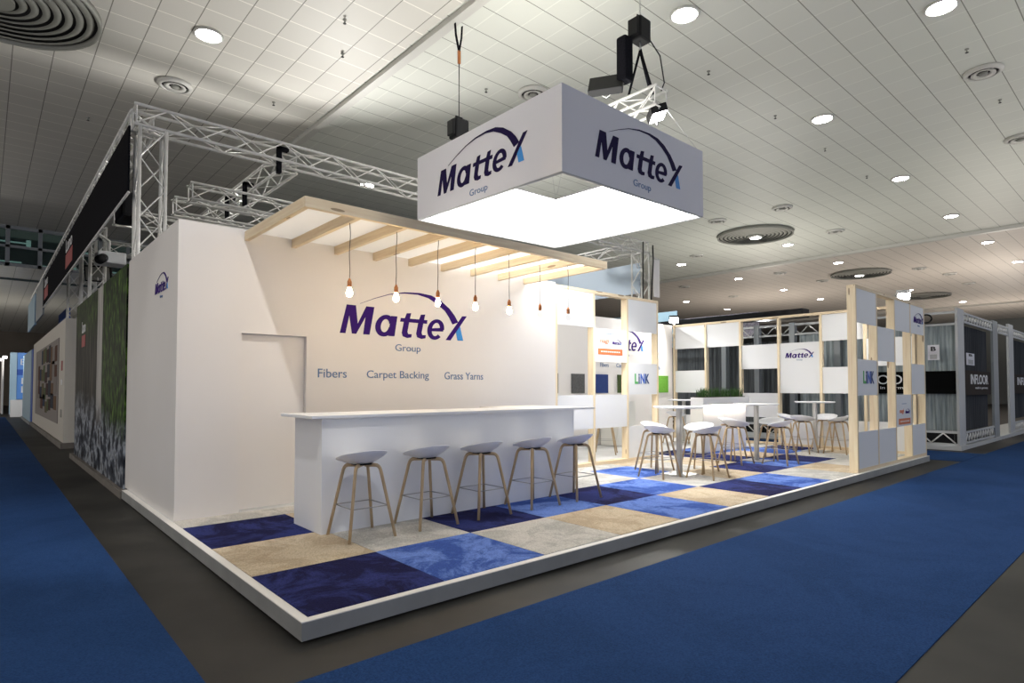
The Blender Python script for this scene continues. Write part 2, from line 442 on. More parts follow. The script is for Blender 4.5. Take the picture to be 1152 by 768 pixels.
_glyphs = {}
def glyph(text, bold=0.0, shear=0.0):
    key = (text, bold, shear)
    if key in _glyphs: return _glyphs[key]
    cu = bpy.data.curves.new('lettering', 'FONT'); cu.body = text; cu.size = 1.0; cu.offset = bold; cu.shear = shear
    cu.resolution_u = 4; cu.extrude = .05
    ob = bpy.data.objects.new('lettering', cu); COL.objects.link(ob)
    dg = bpy.context.evaluated_depsgraph_get(); dg.update()
    me = bpy.data.meshes.new_from_object(ob.evaluated_get(dg))
    vs = [v.co.copy() for v in me.vertices]; fs = [tuple(p.vertices) for p in me.polygons]
    bpy.data.objects.remove(ob); bpy.data.curves.remove(cu); bpy.data.meshes.remove(me)
    x0 = min(v.x for v in vs); x1 = max(v.x for v in vs); y0 = min(v.y for v in vs); y1 = max(v.y for v in vs)
    vs = [((v.x - x0) / (x1 - x0), (v.y - y0) / (y1 - y0), 1.0 if v.z > 0 else 0.0) for v in vs]
    _glyphs[key] = (vs, fs); return vs, fs

def add_text(mb, text, fr, u0, u1, v0, v1, bold=0.0, shear=0.0, th=.004):
    O, eu, ev, en = fr
    vs, fs = glyph(text, bold, shear)
    mb._add([O + eu * (u0 + x * (u1 - u0)) + ev * (v0 + y * (v1 - v0)) + en * (.001 + z * th) for x, y, z in vs], fs)
    return mb

def scaled(fr, k): return (fr[0], fr[1] * k, fr[2] * k, fr[3])

def ring(cx, cy, rx, ry, a0, a1, wx, wy, shear, n=26):
    """outer and inner polylines of a slanted elliptic arc"""
    out, inn = [], []
    for i in range(n + 1):
        a = R(a0 + (a1 - a0) * i / n); c, q = math.cos(a), math.sin(a)
        v = cy + ry * q; out.append((cx + rx * c + shear * (v - cy), v))
        v = cy + (ry - wy) * q; inn.append((cx + (rx - wx) * c + shear * (v - cy), v))
    return out, inn

def logo(parent, fr, k, mat_main, sub=True, th=.004):
    """company wordmark; frame origin at the foot of the M, k = height of the M"""
    f = scaled(fr, k); mb = MB(); A, B = .001, .001 + th
    mb.prism([(0, 0), (.246, 1), (.59, 1), (.344, .63), (.206, 0)], f, A, B)
    mb.prism([(.344, .63), (.59, 1), (.665, .36), (.607, .0), (.447, .0)], f, A, B)
    mb.prism([(.665, .36), (.99, 1), (.963, .62), (.607, .0)], f, A, B)
    mb.prism([(.963, .62), (.99, 1), (1.306, 1), (1.123, 0), (.877, 0)], f, A, B)
    mb.band(*ring(1.74, .365, .385, .40, 20, 350, .215, .16, .18), f, A, B)
    mb.prism([(1.99, .74), (2.25, .74), (2.13, 0), (1.87, 0)], f, A, B)
    for o, w_ in ((2.366, .66), (2.99, .55)):
        mb.prism([(o, .56), (o + .03, .70), (o + w_ + .02, .70), (o + w_, .56)], f, A, B)
        mb.prism([(o + .07, .15), (o + .17, .63), (o + .28, .89), (o + .47, .91), (o + .40, .63), (o + .31, .20)], f, A, B)
        mb.prism([(o + .07, .15), (o + .31, .20), (o + .34, .12), (o + .50, .12), (o + .48, .0), (o + .30, -.03), (o + .12, .02)], f, A, B)
    mb.band(*ring(3.95, .37, .385, .40, 0, 315, .20, .14, .18), f, A, B)
    mb.prism([(3.70, .29), (3.72, .40), (4.31, .46), (4.29, .31)], f, A, B)
    outer = [(.74, 1.075), (1.296, 1.317), (1.904, 1.533), (2.535, 1.667), (3.193, 1.708), (3.738, 1.667), (4.159, 1.516), (4.591, 1.231), (4.84, .98), (5.02, .72)]
    inner = [(.75, 1.07), (1.296, 1.296), (1.904, 1.505), (2.536, 1.616), (3.126, 1.633), (3.601, 1.549), (4.018, 1.356), (4.375, 1.123), (4.56, .90), (4.74, .62)]
    mb.band(outer, inner, f, .001, .001 + th)
    mb.prism([(5.447, 1.001), (5.22, .983), (4.415, -.011), (4.64, -.018)], f, .001, .0012 + th)
    mb.build('logo_lettering', mat_main, parent)
    MB().prism([(5.02, .72), (5.13, .50), (5.27, .0), (4.99, .0), (4.89, .40)], f, .001, .001 + th).build('logo_accent', M['cyan'], parent)
    if sub:
        m2 = MB(); add_text(m2, 'Group', f, 2.17, 3.26, -.61, -.28, 0, 0, th); m2.build('logo_subtitle', M['steelblue'], parent)

def tree_copy(o, parent=None):
    c = o.copy(); COL.objects.link(c)
    if parent is not None: c.parent = parent
    for ch in list(o.children): tree_copy(ch, c)
    return c

X, Y, Z = Vector((1, 0, 0)), Vector((0, 1, 0)), Vector((0, 0, 1))
def front(x, y, z): return (Vector((x, y, z)), X, Z, -Y)       # faces -Y, reads along +X
def side(x, y, z): return (Vector((x, y, z)), -Y, Z, -X)       # faces -X, reads along -Y

P = .129                                                        # platform level

# ------------------------------------------------------------------ the hall
tag(box('floor', M['concrete'], None, -12, 72, -12, 66, -.10, 0, origin=(0, 0, 0)), kind='structure')
mc_l = ceiling_mat('ceiling_tiles_left', (.62, .60, .545), 'x', 1.35)
mc_r = ceiling_mat('ceiling_tiles_right', (.65, .66, .60), 'y')
mc_w = ceiling_mat('ceiling_tiles_far', (.66, .61, .55), 'y')
tag(box('ceiling', mc_l, None, -12, 4.5, -12, 27.6, 8.0, 8.2, origin=(0, 0, 0)), kind='structure')
tag(box('ceiling', mc_r, None, 4.5, 29.2, -12, 66, 8.0, 8.2, origin=(0, 0, 0)), kind='structure')
tag(box('ceiling', mc_w, None, 29.2, 70, -12, 66, 8.0, 8.2, origin=(0, 0, 0)), kind='structure')
tag(box('ceiling', mc_l, None, -12, 4.5, 27.6, 64, 6.38, 6.5, origin=(0, 0, 0)), kind='structure')
tag(box('trim_1', M['rim'], None, 4.55, 4.72, -12, 66, 7.90, 8.0), kind='structure')
tag(box('trim_2', M['rim'], None, 29.15, 29.4, -12, 66, 7.86, 8.0), kind='structure')
tag(box('trim_3', M['rim'], None, 56.0, 56.3, -12, 66, 7.85, 8.0), kind='structure')
tag(box('wall_far_right', M['hallwall'], None, 70, 70.3, -12, 66, 0, 8.2), kind='structure')
tag(box('wall_far_left', M['dullwall'], None, -12, 70, 63.7, 64, 0, 8.2), kind='structure')
# gallery windows over the lower ceiling at the left
w = thing('window_1', None, None, (-3, 27.6, 6.38)); del_ = None
w['kind'] = 'structure'
g = MB()
for k in range(12): g.box(-7 + k * 1.02, -6.86 + k * 1.02, 27.5, 27.62, 6.38, 8.0)
g.box(-7, 4.6, 27.5, 27.62, 7.86, 8.0); g.box(-7, 4.6, 27.5, 27.62, 7.12, 7.22); g.box(-7, 4.6, 27.5, 27.62, 6.38, 6.5)
g.build('window_frame', M['mullion'], w)
m, t, b_ = nt('gallery_glass'); b_.inputs['Base Color'].default_value = (.05, .08, .075, 1); b_.inputs['Roughness'].default_value = .05
b_.inputs['Transmission Weight'].default_value = .6
MB().box(-7, 4.6, 27.58, 27.6, 6.4, 7.95).build('window_pane', m, w)
box('gallery_back', plain('gallery_room', (.10, .13, .12), .8), w, -8, 6, 31, 31.1, 6.3, 8.2)
tube_m = emit('gallery_tube_light', (.85, 1, .95), 5)
for i, (gx, gz, gl) in enumerate([(-2.9, 7.65, .9), (-1.1, 7.7, 1.0), (.9, 7.6, 1.2), (2.6, 7.7, .9), (-1.8, 6.85, 1.5), (.3, 6.8, 1.6), (2.3, 6.85, 1.2)]):
    box('gallery_tube', tube_m, w, gx, gx + gl, 29.5, 29.56, gz, gz + .05)
for i, gx in enumerate((-2.4, -.2, 1.35, 2.9)):
    box('gallery_tube', tube_m, w, gx, gx + .16, 28.6, 28.66, 6.6 + (i % 2) * .75, 6.95 + (i % 2) * .75)

# aisle carpets
tag(box('aisle_carpet', M['aisle'], None, -.14 - .4, 31, -2.46, -.44, 0, .006, origin=(0, 0, 0)), 'royal blue aisle carpet running along the long front of the white stand', 'carpet')
tag(box('aisle_carpet', M['aisle'], None, -2.7, -.552, -9, 36.5, 0, .007, origin=(0, 0, 0)), 'dark blue aisle carpet running past the left end of the stand and the waterfall wall', 'carpet')
tag(box('aisle_carpet', M['aisle'], None, 13.5, 15.6, -.43, 20, 0, .005, origin=(0, 0, 0)), 'blue aisle carpet crossing between the right end of the stand and the curtained booth', 'carpet')

# ------------------------------------------------------------------ ceiling fittings
def downlight(x, y, label, z=8.0, r=.21, group=None):
    t = thing('downlight', label, 'ceiling light', (x, y, z - .03), group)
    MB().lathe([(r + .045, .03), (r + .045, .0), (r + .02, -.012), (r, .0), (r - .005, .03)], (x, y, z - .03), 28, close=True).build('rim', M['rim'], t)
    MB().lathe([(r - .005, -.002), (r - .005, .02)], (x, y, z - .028), 28, False).build('lens', M['lens'], t)
    return t
DL = [
 (1.55, 8.30, 'glowing round ceiling light above the truss corner at upper left'),
 (7.57, 2.15, 'large glowing ceiling light beside the chain hoist, nearest above the banner box'),
 (10.66, -.87, 'oval looking bright ceiling light at the top right corner of the picture'),
 (13.58, 2.17, 'bright ceiling light right of the banner box, first of the row running away'),
 (19.68, 2.20, 'bright ceiling light second in the row running away right of the banner box'),
 (25.76, 2.21, 'ceiling light third in the row running away, just before the ceiling beam'),
 (22.89, 8.41, 'ceiling light in the middle of the nearest big round air grille'),
 (25.72, 8.30, 'ceiling light just below right of the nearest big round air grille'),
 (25.85, 13.88, 'ceiling light under the right corner of the hanging banner box, before the beam'),
 (31.93, 13.91, 'ceiling light just past the beam, above the dark strip behind the pine frame'),
 (35.51, 8.55, 'ceiling light in the middle of the second big round air grille'),
 (38.2, 2.04, 'faint ceiling light at the right edge of the picture, past the beam'),
 (31.88, 2.18, 'ceiling light just past the beam near the right edge'),
 (31.54, 8.25, 'ceiling light just past the beam between the two big air grilles'),
 (37.96, 13.88, 'small ceiling light above the left part of the pine lattice back wall'),
 (44.08, 13.95, 'small ceiling light above the left corner of the tall pine lattice screen'),
 (44.35, 8.45, 'small ceiling light above the top rail of the tall pine lattice screen'),
 (48.15, 7.85, 'small ceiling light just right of the floodlight on the lattice screen'),
 (44.24, 21.32, 'small faint ceiling light above the black strip, far back'),
 (37.94, 21.18, 'small faint ceiling light left above the bright corner floodlight'),
 (53.5, 7.4, 'tiny ceiling light above the corner of the curtained booth'),
 (7.64, 13.75, 'ceiling light seen through the long truss behind the stand'),
 (31.7, 21.2, 'faint ceiling light seen just right of the banner column behind the lattice wall'),
]
for x, y, lb in DL: downlight(x, y, lb, 7.872 if abs(x - 22.89) < .01 or abs(x - 35.51) < .01 else 8.0)

def round_vent(x, y, label, r=.26):
    t = thing('round_vent', label, 'ceiling vent', (x, y, 7.93))
    MB().lathe([(r + .08, .07), (r + .08, .03), (r + .02, 0), (r, .0), (r, .07)], (x, y, 7.93), 28, close=True).build('ring', M['rim'], t)
    MB().lathe([(r, .05), (.01, .06), (.01, .068), (r, .068)], (x, y, 7.93), 28, close=True).build('throat', M['ventdark'], t)
    MB().lathe([(r * .80, .0), (r * .80, .02), (r * .45, .05), (r * .45, .03)], (x, y, 7.92), 28, close=True).build('cone', M['rim'], t)
    c = MB().lathe([(.01, .0), (r * .3, .005), (r * .3, .04)], (x, y, 7.92), 20)
    for a in range(3):
        tt = a * 2.094
        c.tube([(x, y, 7.95), (x + r * math.cos(tt), y + r * math.sin(tt), 7.96)], .01, 6)
    c.build('hub', M['vent'], t)
for x, y, lb in [
 (1.52, 10.73, 'round ceiling vent above the corner of the left truss'),
 (13.8, -.88, 'round ceiling vent at the right edge with dark throat'),
 (19.94, 5.97, 'round ceiling vent just above the nearest big air grille'),
 (7.5, 5.89, 'round ceiling vent half hidden behind the top of the banner box'),
 (19.77, 8.4, 'round ceiling vent beside the right lower corner of the banner box'),
 (24.59, 12.21, 'small ceiling vent left below the nearest big air grille'),
 (24.8, 5.95, 'small ceiling vent between the two big air grilles, before the beam'),
 (36.43, 10.9, 'small ceiling vent left below the second big air grille'),
 (32.09, 11.5, 'small ceiling vent past the beam above the middle of the pine back wall'),
 (31.99, 17.57, 'small ceiling vent past the beam above the bright corner floodlight'),
 (38.15, 17.53, 'small ceiling vent above the black strip of the pine back wall'),
 (36.4, 5.9, 'small ceiling vent right of the second big air grille'),
 (39.5, 5.2, 'small ceiling vent second to the right of the second big air grille'),
 (44.1, 5.2, 'small ceiling vent third to the right of the second big air grille'),
 (18.6, -.8, 'dark ceiling vent cut by the right edge of the picture'),
]: round_vent(x, y, lb)

def big_grille(x, y, label):
    t = thing('air_grille', label, 'air grille', (x, y, 7.88))
    MB().lathe([(1.5, .1), (1.5, .0), (1.44, .0), (1.44, .1)], (x, y, 7.88), 48, close=True).build('rim', M['vent'], t)
    MB().lathe([(1.44, .07), (.02, .07), (.02, .09), (1.44, .09)], (x, y, 7.88), 48, close=True).build('backing', M['ventdark'], t)
    g = MB()
    for k in range(7):
        r = .35 + k * .155
        g.lathe([(r, .02), (r + .11, .05), (r + .11, .06), (r, .03)], (x, y, 7.88), 48, close=True)
    g.build('louvre_rings', M['vent'], t)
    MB().lathe([(.30, .0), (.30, .06)], (x, y, 7.88), 32, False).build('centre_plate', M['vent'], t)
big_grille(22.8, 8.4, 'nearest big round air grille in the ceiling, right of the banner box')
big_grille(35.5, 8.5, 'second big round air grille in the ceiling, above the pine back wall')
big_grille(47.8, 8.4, 'farthest big round air grille, behind the floodlight on the lattice screen')
big_grille(-1.45, 9.4, 'big round air grille cut by the upper left corner of the picture')

sp = None
for i, (x, y) in enumerate([(3.22, 6.22), (.33, 13.87), (3.67, 7.24), (3.39, 10.13), (12.59, 2.86), (12.56, -.85), (15.6, -.86), (15.54, 2.85), (18.72, 2.84), (6.63, 6.46), (9.58, 2.86)]):
    if sp is None:
        sp = thing('sprinkler', 'tiny sprinkler head hanging from the tiled ceiling', 'sprinkler', (0, 0, 8.0), 'sprinkler heads dotted over the ceiling')
        MB().lathe([(.035, 0), (.035, -.012), (.012, -.014), (.012, -.06), (.0, -.06)], (0, 0, 8.0), 12).build('body', M['vent'], sp)
        MB().lathe([(.03, -.075), (.03, -.07), (.0, -.07)], (0, 0, 8.0), 12).build('deflector', M['ventdark'], sp)
        o = sp
    else: o = tree_copy(sp)
    o.location = (x, y, 8.0)

# ------------------------------------------------------------------ stand platform and its carpet squares
t = thing('stand_platform', 'low pale grey edged platform the white stand is built on', 'platform', (0, 0, 0))
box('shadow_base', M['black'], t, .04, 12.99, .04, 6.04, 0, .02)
box('front_edge', M['trim'], t, 0, 13.03, 0, .018, .012, .118)
box('end_edge', M['trim'], t, 0, .018, .018, 6.08, .012, .118)
box('right_edge', M['trim'], t, 13.012, 13.03, .018, 6.08, .012, .118)
box('back_edge', M['trim'], t, .018, 13.012, 6.06, 6.08, .012, .118)
box('deck', M['floor_white'], t, .058, 12.97, .058, 6.06, .02, .1245)
tp = MB(); tp.box(0, 13.03, 0, .058, .118, .1245); tp.box(0, .058, .058, 6.08, .118, .1245); tp.box(12.97, 13.03, .058, 6.08, .118, .1245)
tp.build('edge_strip', M['trim_top'], t)
N_, B_, G_, W_ = 'navy', 'royal', 'beige', 'grey'
rows = [
 [N_, B_, W_, G_, B_, G_, N_, B_, W_, G_, W_, W_, W_],
 [G_, W_, N_, B_, N_, B_, W_, G_, N_, B_, N_, W_, G_],
 [N_, G_, W_, N_, W_, W_, B_, W_, G_, N_, G_, B_, N_],
 [W_, W_, W_, W_, W_, W_, W_, G_, W_, N_, B_, B_, W_],
]
t = thing('carpet_patchwork', 'patchwork of square navy, blue, beige and light grey carpets on the stand floor', 'carpet', (0, 0, .1245))
for j, row in enumerate(rows):
    for i, c in enumerate(row):
        x0 = .06 + i; y0 = .06 + j; x1 = min(x0 + 1, 12.97); y1 = y0 + 1
        if j == 3: y1 = 3.46 if i < 9 else 4.06
        if x0 >= x1: continue
        box('carpet_square', M[c], t, x0 + .002, x1 - .002, y0 + .002, y1 - .002, .1245, .1295)

# ------------------------------------------------------------------ stand walls
WY = 3.472; WT = 3.27
t = thing('stand_wall', 'long white stand wall with a flush door and the big company logo', 'wall', (2.9, 3.5, .1245))
w = MB(); y0, y1 = WY, 3.56
w.box(.07, .713, y0, y1, .1255, WT); w.box(.713, 1.452, y0, y1, 2.113, WT); w.box(1.452, 5.70, y0, y1, .1255, WT)
w.build('wall_panel', M['white'], t)
box('side_panel', M['white'], t, .07, .15, 3.56, 6.30, .1255, WT)
box('back_panel', M['white'], t, .15, 5.70, 5.97, 6.05, .1255, WT)
box('store_partition', M['white'], t, 5.62, 5.70, 3.56, 5.97, .1255, WT)
box('door', M['white'], t, .716, 1.449, 3.535, 3.558, .150, 2.110)
logo(t, front(1.871, WY, 2.186), .362, M['purple'])
tx = MB(); f = front(0, WY, 0)
add_text(tx, 'Fibers', f, 1.594, 1.967, 1.628, 1.735); add_text(tx, 'Carpet Backing', f, 2.244, 3.188, 1.60, 1.728); add_text(tx, 'Grass Yarns', f, 3.452, 4.150, 1.624, 1.728)
tx.build('wall_lettering', M['steelblue'], t)
logo(t, side(.07, 4.56, 2.595), .124, M['purple'])

# room behind the lattice: back wall with carpet samples
t = thing('sample_wall', 'white back wall of the inner room carrying carpet samples and a logo', 'wall', (9.3, 6.0, .1245))
box('wall_panel', M['white'], t, 5.701, 12.89, 5.95, 6.03, .1255, 3.24)
logo(t, front(9.966, 5.95, 2.465), .30, M['purple'])
tx = MB(); f = front(0, 5.95, 0)
add_text(tx, 'Fibers', f, 9.80, 10.12, 2.02, 2.12); add_text(tx, 'Carpet Backing', f, 10.42, 11.36, 1.99, 2.12); add_text(tx, 'Grass Yarns', f, 11.7, 12.3, 2.0, 2.12)
tx.build('wall_lettering', M['steelblue'], t)
for x0, mt, lb in [(7.86, 'greyfoam', 'dark grey carpet sample square, first from the left on the inner back wall'),
                   (8.76, 'greyfoam', 'mid grey carpet sample square, second on the inner back wall'),
                   (9.625, 'bluesample', 'deep blue carpet sample square on the inner back wall'),
                   (10.45, 'darkgreen', 'dark green carpet sample square on the inner back wall'),
                   (12.20, 'limegreen', 'bright green carpet sample square at the right end of the inner back wall')]:
    tag(box('carpet_sample', M[mt], None, x0, x0 + .45, 5.925, 5.95, 1.38, 1.835, .004), lb, 'carpet sample')

# ------------------------------------------------------------------ pine lattice screens
def lattice(name, label, axis, c, a0, posts, cells, z0=.1295, z1=3.24, pw=.05, pd=.13, rail_to=None):
    """upright posts, top and bottom rails and white boards in chosen cells (row 0 at the top)"""
    base = (posts[0], c, z0) if axis == 'x' else (c, posts[0], z0)
    t = thing(name, label, 'lattice screen', base)
    mx = M['pine_x'] if axis == 'x' else M['pine_y']
    def bx(nm, m, p0, p1, d0, d1, za, zb):
        if axis == 'x': return box(nm, m, t, p0, p1, c + d0, c + d1, za, zb)
        return box(nm, m, t, c + d0, c + d1, p0, p1, za, zb)
    for p in posts: bx('post', M['pine_z'], p, p + pw, 0, pd, z0 + .055, z1 - .055)
    bx('top_rail', mx, posts[0], posts[-1] + pw, 0, pd, z1 - .055, z1)
    bx('bottom_rail', mx, posts[0], posts[-1] + pw, 0, pd, z0, z0 + .055)
    zs = [z1 - .055, 2.575, 1.975, 1.378, .782, z0 + .055]
    for (ci, ri, span) in cells:
        bx('panel', M['panel'], posts[ci] + pw + .001, posts[ci + 1] - .001, a0, a0 + .018, zs[ri + span] + .001, zs[ri] - .001)
    return t
# screen continuing the logo wall
posts = [5.70, 6.66, 7.62, 8.585]
sc1 = lattice('lattice_screen', 'pine lattice screen with white boards continuing the logo wall beside the bar', 'x', WY, .004, posts,
              [(0, 0, 1), (0, 3, 1), (1, 1, 1), (1, 3, 1), (2, 0, 1), (2, 2, 1), (2, 4, 1)])
posts_r = [9.15, 10.135, 11.095, 12.05, 12.98]
sc2 = lattice('lattice_screen', 'tall pine lattice screen with white boards at the right front corner of the stand', 'x', .045, .004, posts_r,
              [(0, 0, 1), (0, 2, 1), (0, 4, 1), (1, 1, 1), (1, 4, 1), (2, 0, 1), (2, 3, 1), (3, 0, 1), (3, 2, 1), (3, 4, 1)], z1=3.19)
posts_b = [.19, 1.10, 2.01, 2.98, 3.95, 4.92, 5.88]
sc3 = lattice('lattice_screen', 'long pine lattice back wall with white boards behind the bar tables', 'y', 12.90, .03, posts_b,
              [(0, 1, 1), (0, 4, 1), (1, 0, 1), (1, 2, 1), (1, 4, 1), (2, 1, 2), (2, 4, 1), (3, 1, 1), (3, 3, 1), (4, 0, 1), (4, 4, 1), (5, 0, 1), (5, 2, 1), (5, 4, 1)])
# prints on the boards
def link_logo(parent, fr, k):
    for ch, m_, a, b in (('L', 'green_ink', 0, .34), ('i', 'teal_ink', .38, .50), ('N', 'blue_ink', .58, 1.02), ('K', 'teal_ink', 1.08, 1.50)):
        mb = MB(); add_text(mb, ch, scaled(fr, k), a, b, 0, .62, .03); mb.build('print_letter', M[m_], parent)
link_logo(sc1, front(7.86, WY + .003, 1.585), .31)
link_logo(sc2, front(9.46, .048, 1.575), .34)
def partner_print(parent, x, z, y):
    f = front(x, y, z); mb = MB(); add_text(mb, 'nagi', f, .06, .30, .16, .26, .01); mb.build('print_letter', M['orange_txt'], parent)
    logo(parent, front(x + .40, y, z + .17), .05, M['purple'], False)
    box('print_banner', M['orange'], parent, x, x + .70, y - .004, y - .001, z - .03, z + .08)
    mb = MB()
    for k in range(9): mb.box(x + .08 + k * .062, x + .125 + k * .062, y - .0055, y - .004, z + .015, z + .035)
    mb.build('banner_text_line', M['signwhite'], parent)
    mb = MB()
    for k in range(7): mb.box(x + .2 + k * .04, x + .232 + k * .04, y - .003, y - .001, z + .35, z + .36)
    mb.build('small_text_line', M['steelblue'], parent)
partner_print(sc1, 6.79, 2.135, WY + .003)
partner_print(sc2, 11.27, .85, .048)
logo(sc2, front(12.30, .048, 2.80), .12, M['purple'])
logo(sc3, side(12.929, 2.85, 2.215), .122, M['purple'])

# ------------------------------------------------------------------ pergola over the bar
t = thing('pergola', 'pine joist pergola with a white sheet top jutting over the bar', 'pergola', (2.87, 2.6, 3.15))
box('front_beam', M['pine_x'], t, .73, 5.01, 1.80, 1.85, 3.150, 3.250)
for k in range(9):
    x = .73 + k * .53
    box('joist', M['pine_y'], t, x, x + .05, 1.852, 3.47, 3.150, 3.250)
MB()._add([(.74, 1.81, 3.253), (5.0, 1.81, 3.253), (5.0, 3.47, 3.253), (.74, 3.47, 3.253)], [(0, 1, 2, 3)]).build('canopy_sheet', M['sheet'], t)

# pendants with copper sockets
order = ['first', 'second', 'third', 'fourth', 'fifth', 'sixth', 'seventh']
for k in range(7):
    x = 1.285 + k * .53; y = 2.03
    lit = k < 5
    t = thing('pendant_lamp', ('glowing bulb in copper socket on black cord, %s from the left over the bar' if lit else 'pale bulb in copper socket on black cord, %s from the left over the bar') % order[k], 'pendant lamp', (x, y, 2.38), 'bare bulb pendants over the bar')
    cord = []
    for i in range(13):
        s = i / 12; cord.append((x + .006 * math.sin(s * 9 + k), y + .006 * math.cos(s * 7 + k), 3.150 - s * (3.150 - 2.595)))
    MB().tube(cord, .0035, 6).build('cord', M['rubber'], t)
    MB().lathe([(.0, .0), (.020, .0), (.022, .010), (.022, .060), (.016, .068), (.010, .085), (.0, .095)], (x, y, 2.503), 16).build('socket', M['copper'], t)
    prof = [(.0, .0)] + [(.031 * math.sin(a) ** .9, .036 - .036 * math.cos(a)) for a in [i * .28 for i in range(1, 8)]] + [(.019, .080), (.013, .100)]
    MB().lathe(prof, (x, y, 2.408), 18).build('bulb', M['bulb'] if lit else M['lampglass'], t)

# ------------------------------------------------------------------ bar counter
t = thing('bar_counter', 'long white bar counter standing in front of the logo wall', 'counter', (2.8, 2.2, .1295))
box('body', M['white_cool'], t, .957, 4.435, 1.905, 2.55, .1295, 1.215, .002)
box('worktop', M['white_cool'], t, .84, 4.80, 1.862, 2.62, 1.215, 1.243, .003)
box('rear_shelf', M['cream'], t, 3.75, 4.80, 2.63, 3.05, 1.215, 1.243, .003)

# ------------------------------------------------------------------ bar stools
def seat_mesh():
    vs, fs = [], []; NR, NA = 9, 40
    def outline(a):
        c, s_ = math.cos(a), math.sin(a); e = 2.25
        k = (abs(c) ** e + abs(s_) ** e) ** (-1 / e)
        return .240 * c * k, .200 * s_ * k
    def top(x, y, r):
        sn = (y / .2) / max(1e-6, math.hypot(x / .24, y / .2)) if r else 0
        h = .016 + .100 * ((1 - sn) / 2) ** 1.15
        return .688 + h * r ** 2.1 - .022 * max(0, sn) ** 2 * r ** 6
    for sgn in (1, 0):
        for i in range(NR + 1):
            r = i / NR
            for k in range(NA):
                a = 2 * math.pi * k / NA; ox, oy = outline(a); x, y = ox * r, oy * r
                z = top(x, y, r)
                if not sgn: z -= .009 + .020 * (1 - r ** 2); x *= .992; y *= .992
                vs.append((x, y, z))
    o = (NR + 1) * NA
    for i in range(NR):
        for k in range(NA):
            k2 = (k + 1) % NA
            fs.append((i * NA + k, i * NA + k2, (i + 1) * NA + k2, (i + 1) * NA + k))
            fs.append((o + i * NA + k, o + (i + 1) * NA + k, o + (i + 1) * NA + k2, o + i * NA + k2))
    for k in range(NA):
        k2 = (k + 1) % NA
        fs.append((NR * NA + k, NR * NA + k2, o + NR * NA + k2, o + NR * NA + k))
    mb = MB(); mb._add(vs, fs, True); return mb

def make_stool():
    t = thing('bar_stool', None, 'bar stool', (0, 0, 0))
    seat_mesh().build('seat', M['seat'], t)
    for sx in (-1, 1):
        for sy in (-1, 1):
            foot = Vector((sx * .228, sy * .228, 0)); sh = Vector((sx * .128, sy * .128, .60))
            top = Vector((sx * .085, sy * .085, .655)); inn = Vector((sx * .02, sy * .02, .657))
            pts = [foot, foot.lerp(sh, .5), sh]
            for q in (.25, .5, .75, 1.0):
                a = sh.lerp(Vector((sx * .118, sy * .118, .657)), q); b = Vector((sx * .118, sy * .118, .657)).lerp(top, q); pts.append(a.lerp(b, q))
            pts.append(inn)
            MB().tube(pts, .0145, 8, True, .019).build('leg', M['oak'], t)
    q = .165 + .012; zz = .285
    q = .228 - (.228 - .128) * (zz / .62) - .004
    fr = MB(); c = [(q, q, zz), (-q, q, zz), (-q, -q, zz), (q, -q, zz)]
    for i in range(4): fr.tube([c[i], c[(i + 1) % 4]], .0048, 6)
    fr.build('footrest', M['chrome'], t)
    box('seat_mount', M['black'], t, -.08, .08, -.08, .08, .660, .672)
    return t
stool0 = make_stool()
used = [False]
def stool(x, y, face, label, group, z=P + .001):
    """face: direction in degrees the sitter looks (90 = +Y)"""
    o = stool0 if not used[0] else tree_copy(stool0)
    used[0] = True
    o.location = (x, y, z); o.rotation_euler = (0, 0, R(face - 90)); o['label'] = label; o['group'] = group; o['category'] = 'bar stool'
for i, x in enumerate([1.235, 1.95, 2.665, 3.43, 4.175]):
    stool(x, 1.645, 90 + (-1, 1, 1, 0, 1)[i], 'white shell bar stool with oak legs at the bar, %s from the left' % order[i], 'bar stools along the bar')
def high_table(x, y, label, z=P + .001, pole=.035):
    t = thing('bar_table', label, 'bar table', (x, y, z))
    MB().lathe([(.0, 1.050), (.37, 1.050), (.40, 1.062), (.402, 1.070), (.40, 1.078), (.0, 1.078)], (x, y, z), 40, False).build('tabletop', M['white_cool'], t)
    box('column', M['steel'], t, x - pole, x + pole, y - pole, y + pole, z + .012, z + 1.045, .004)
    box('base_plate', M['steel'], t, x - .22, x + .22, y - .22, y + .22, z, z + .012, .002)
    box('top_plate', M['steel'], t, x - .12, x + .12, y - .12, y + .12, z + 1.043, z + 1.049)
T1, T2, T3, T4 = (6.89, 1.89), (9.54, 1.92), (12.15, 1.88), (11.95, 5.0)
high_table(*T1, 'round white bar table on a steel column, nearest to the bar counter')
high_table(*T2, 'round white bar table on a steel column, middle of the three in the open part')
high_table(*T3, 'round white bar table on a steel column, nearest to the tall lattice screen')
high_table(*T4, 'round white bar table far back in the corner behind the planter cabinet')
SG = 'bar stools around the high tables'
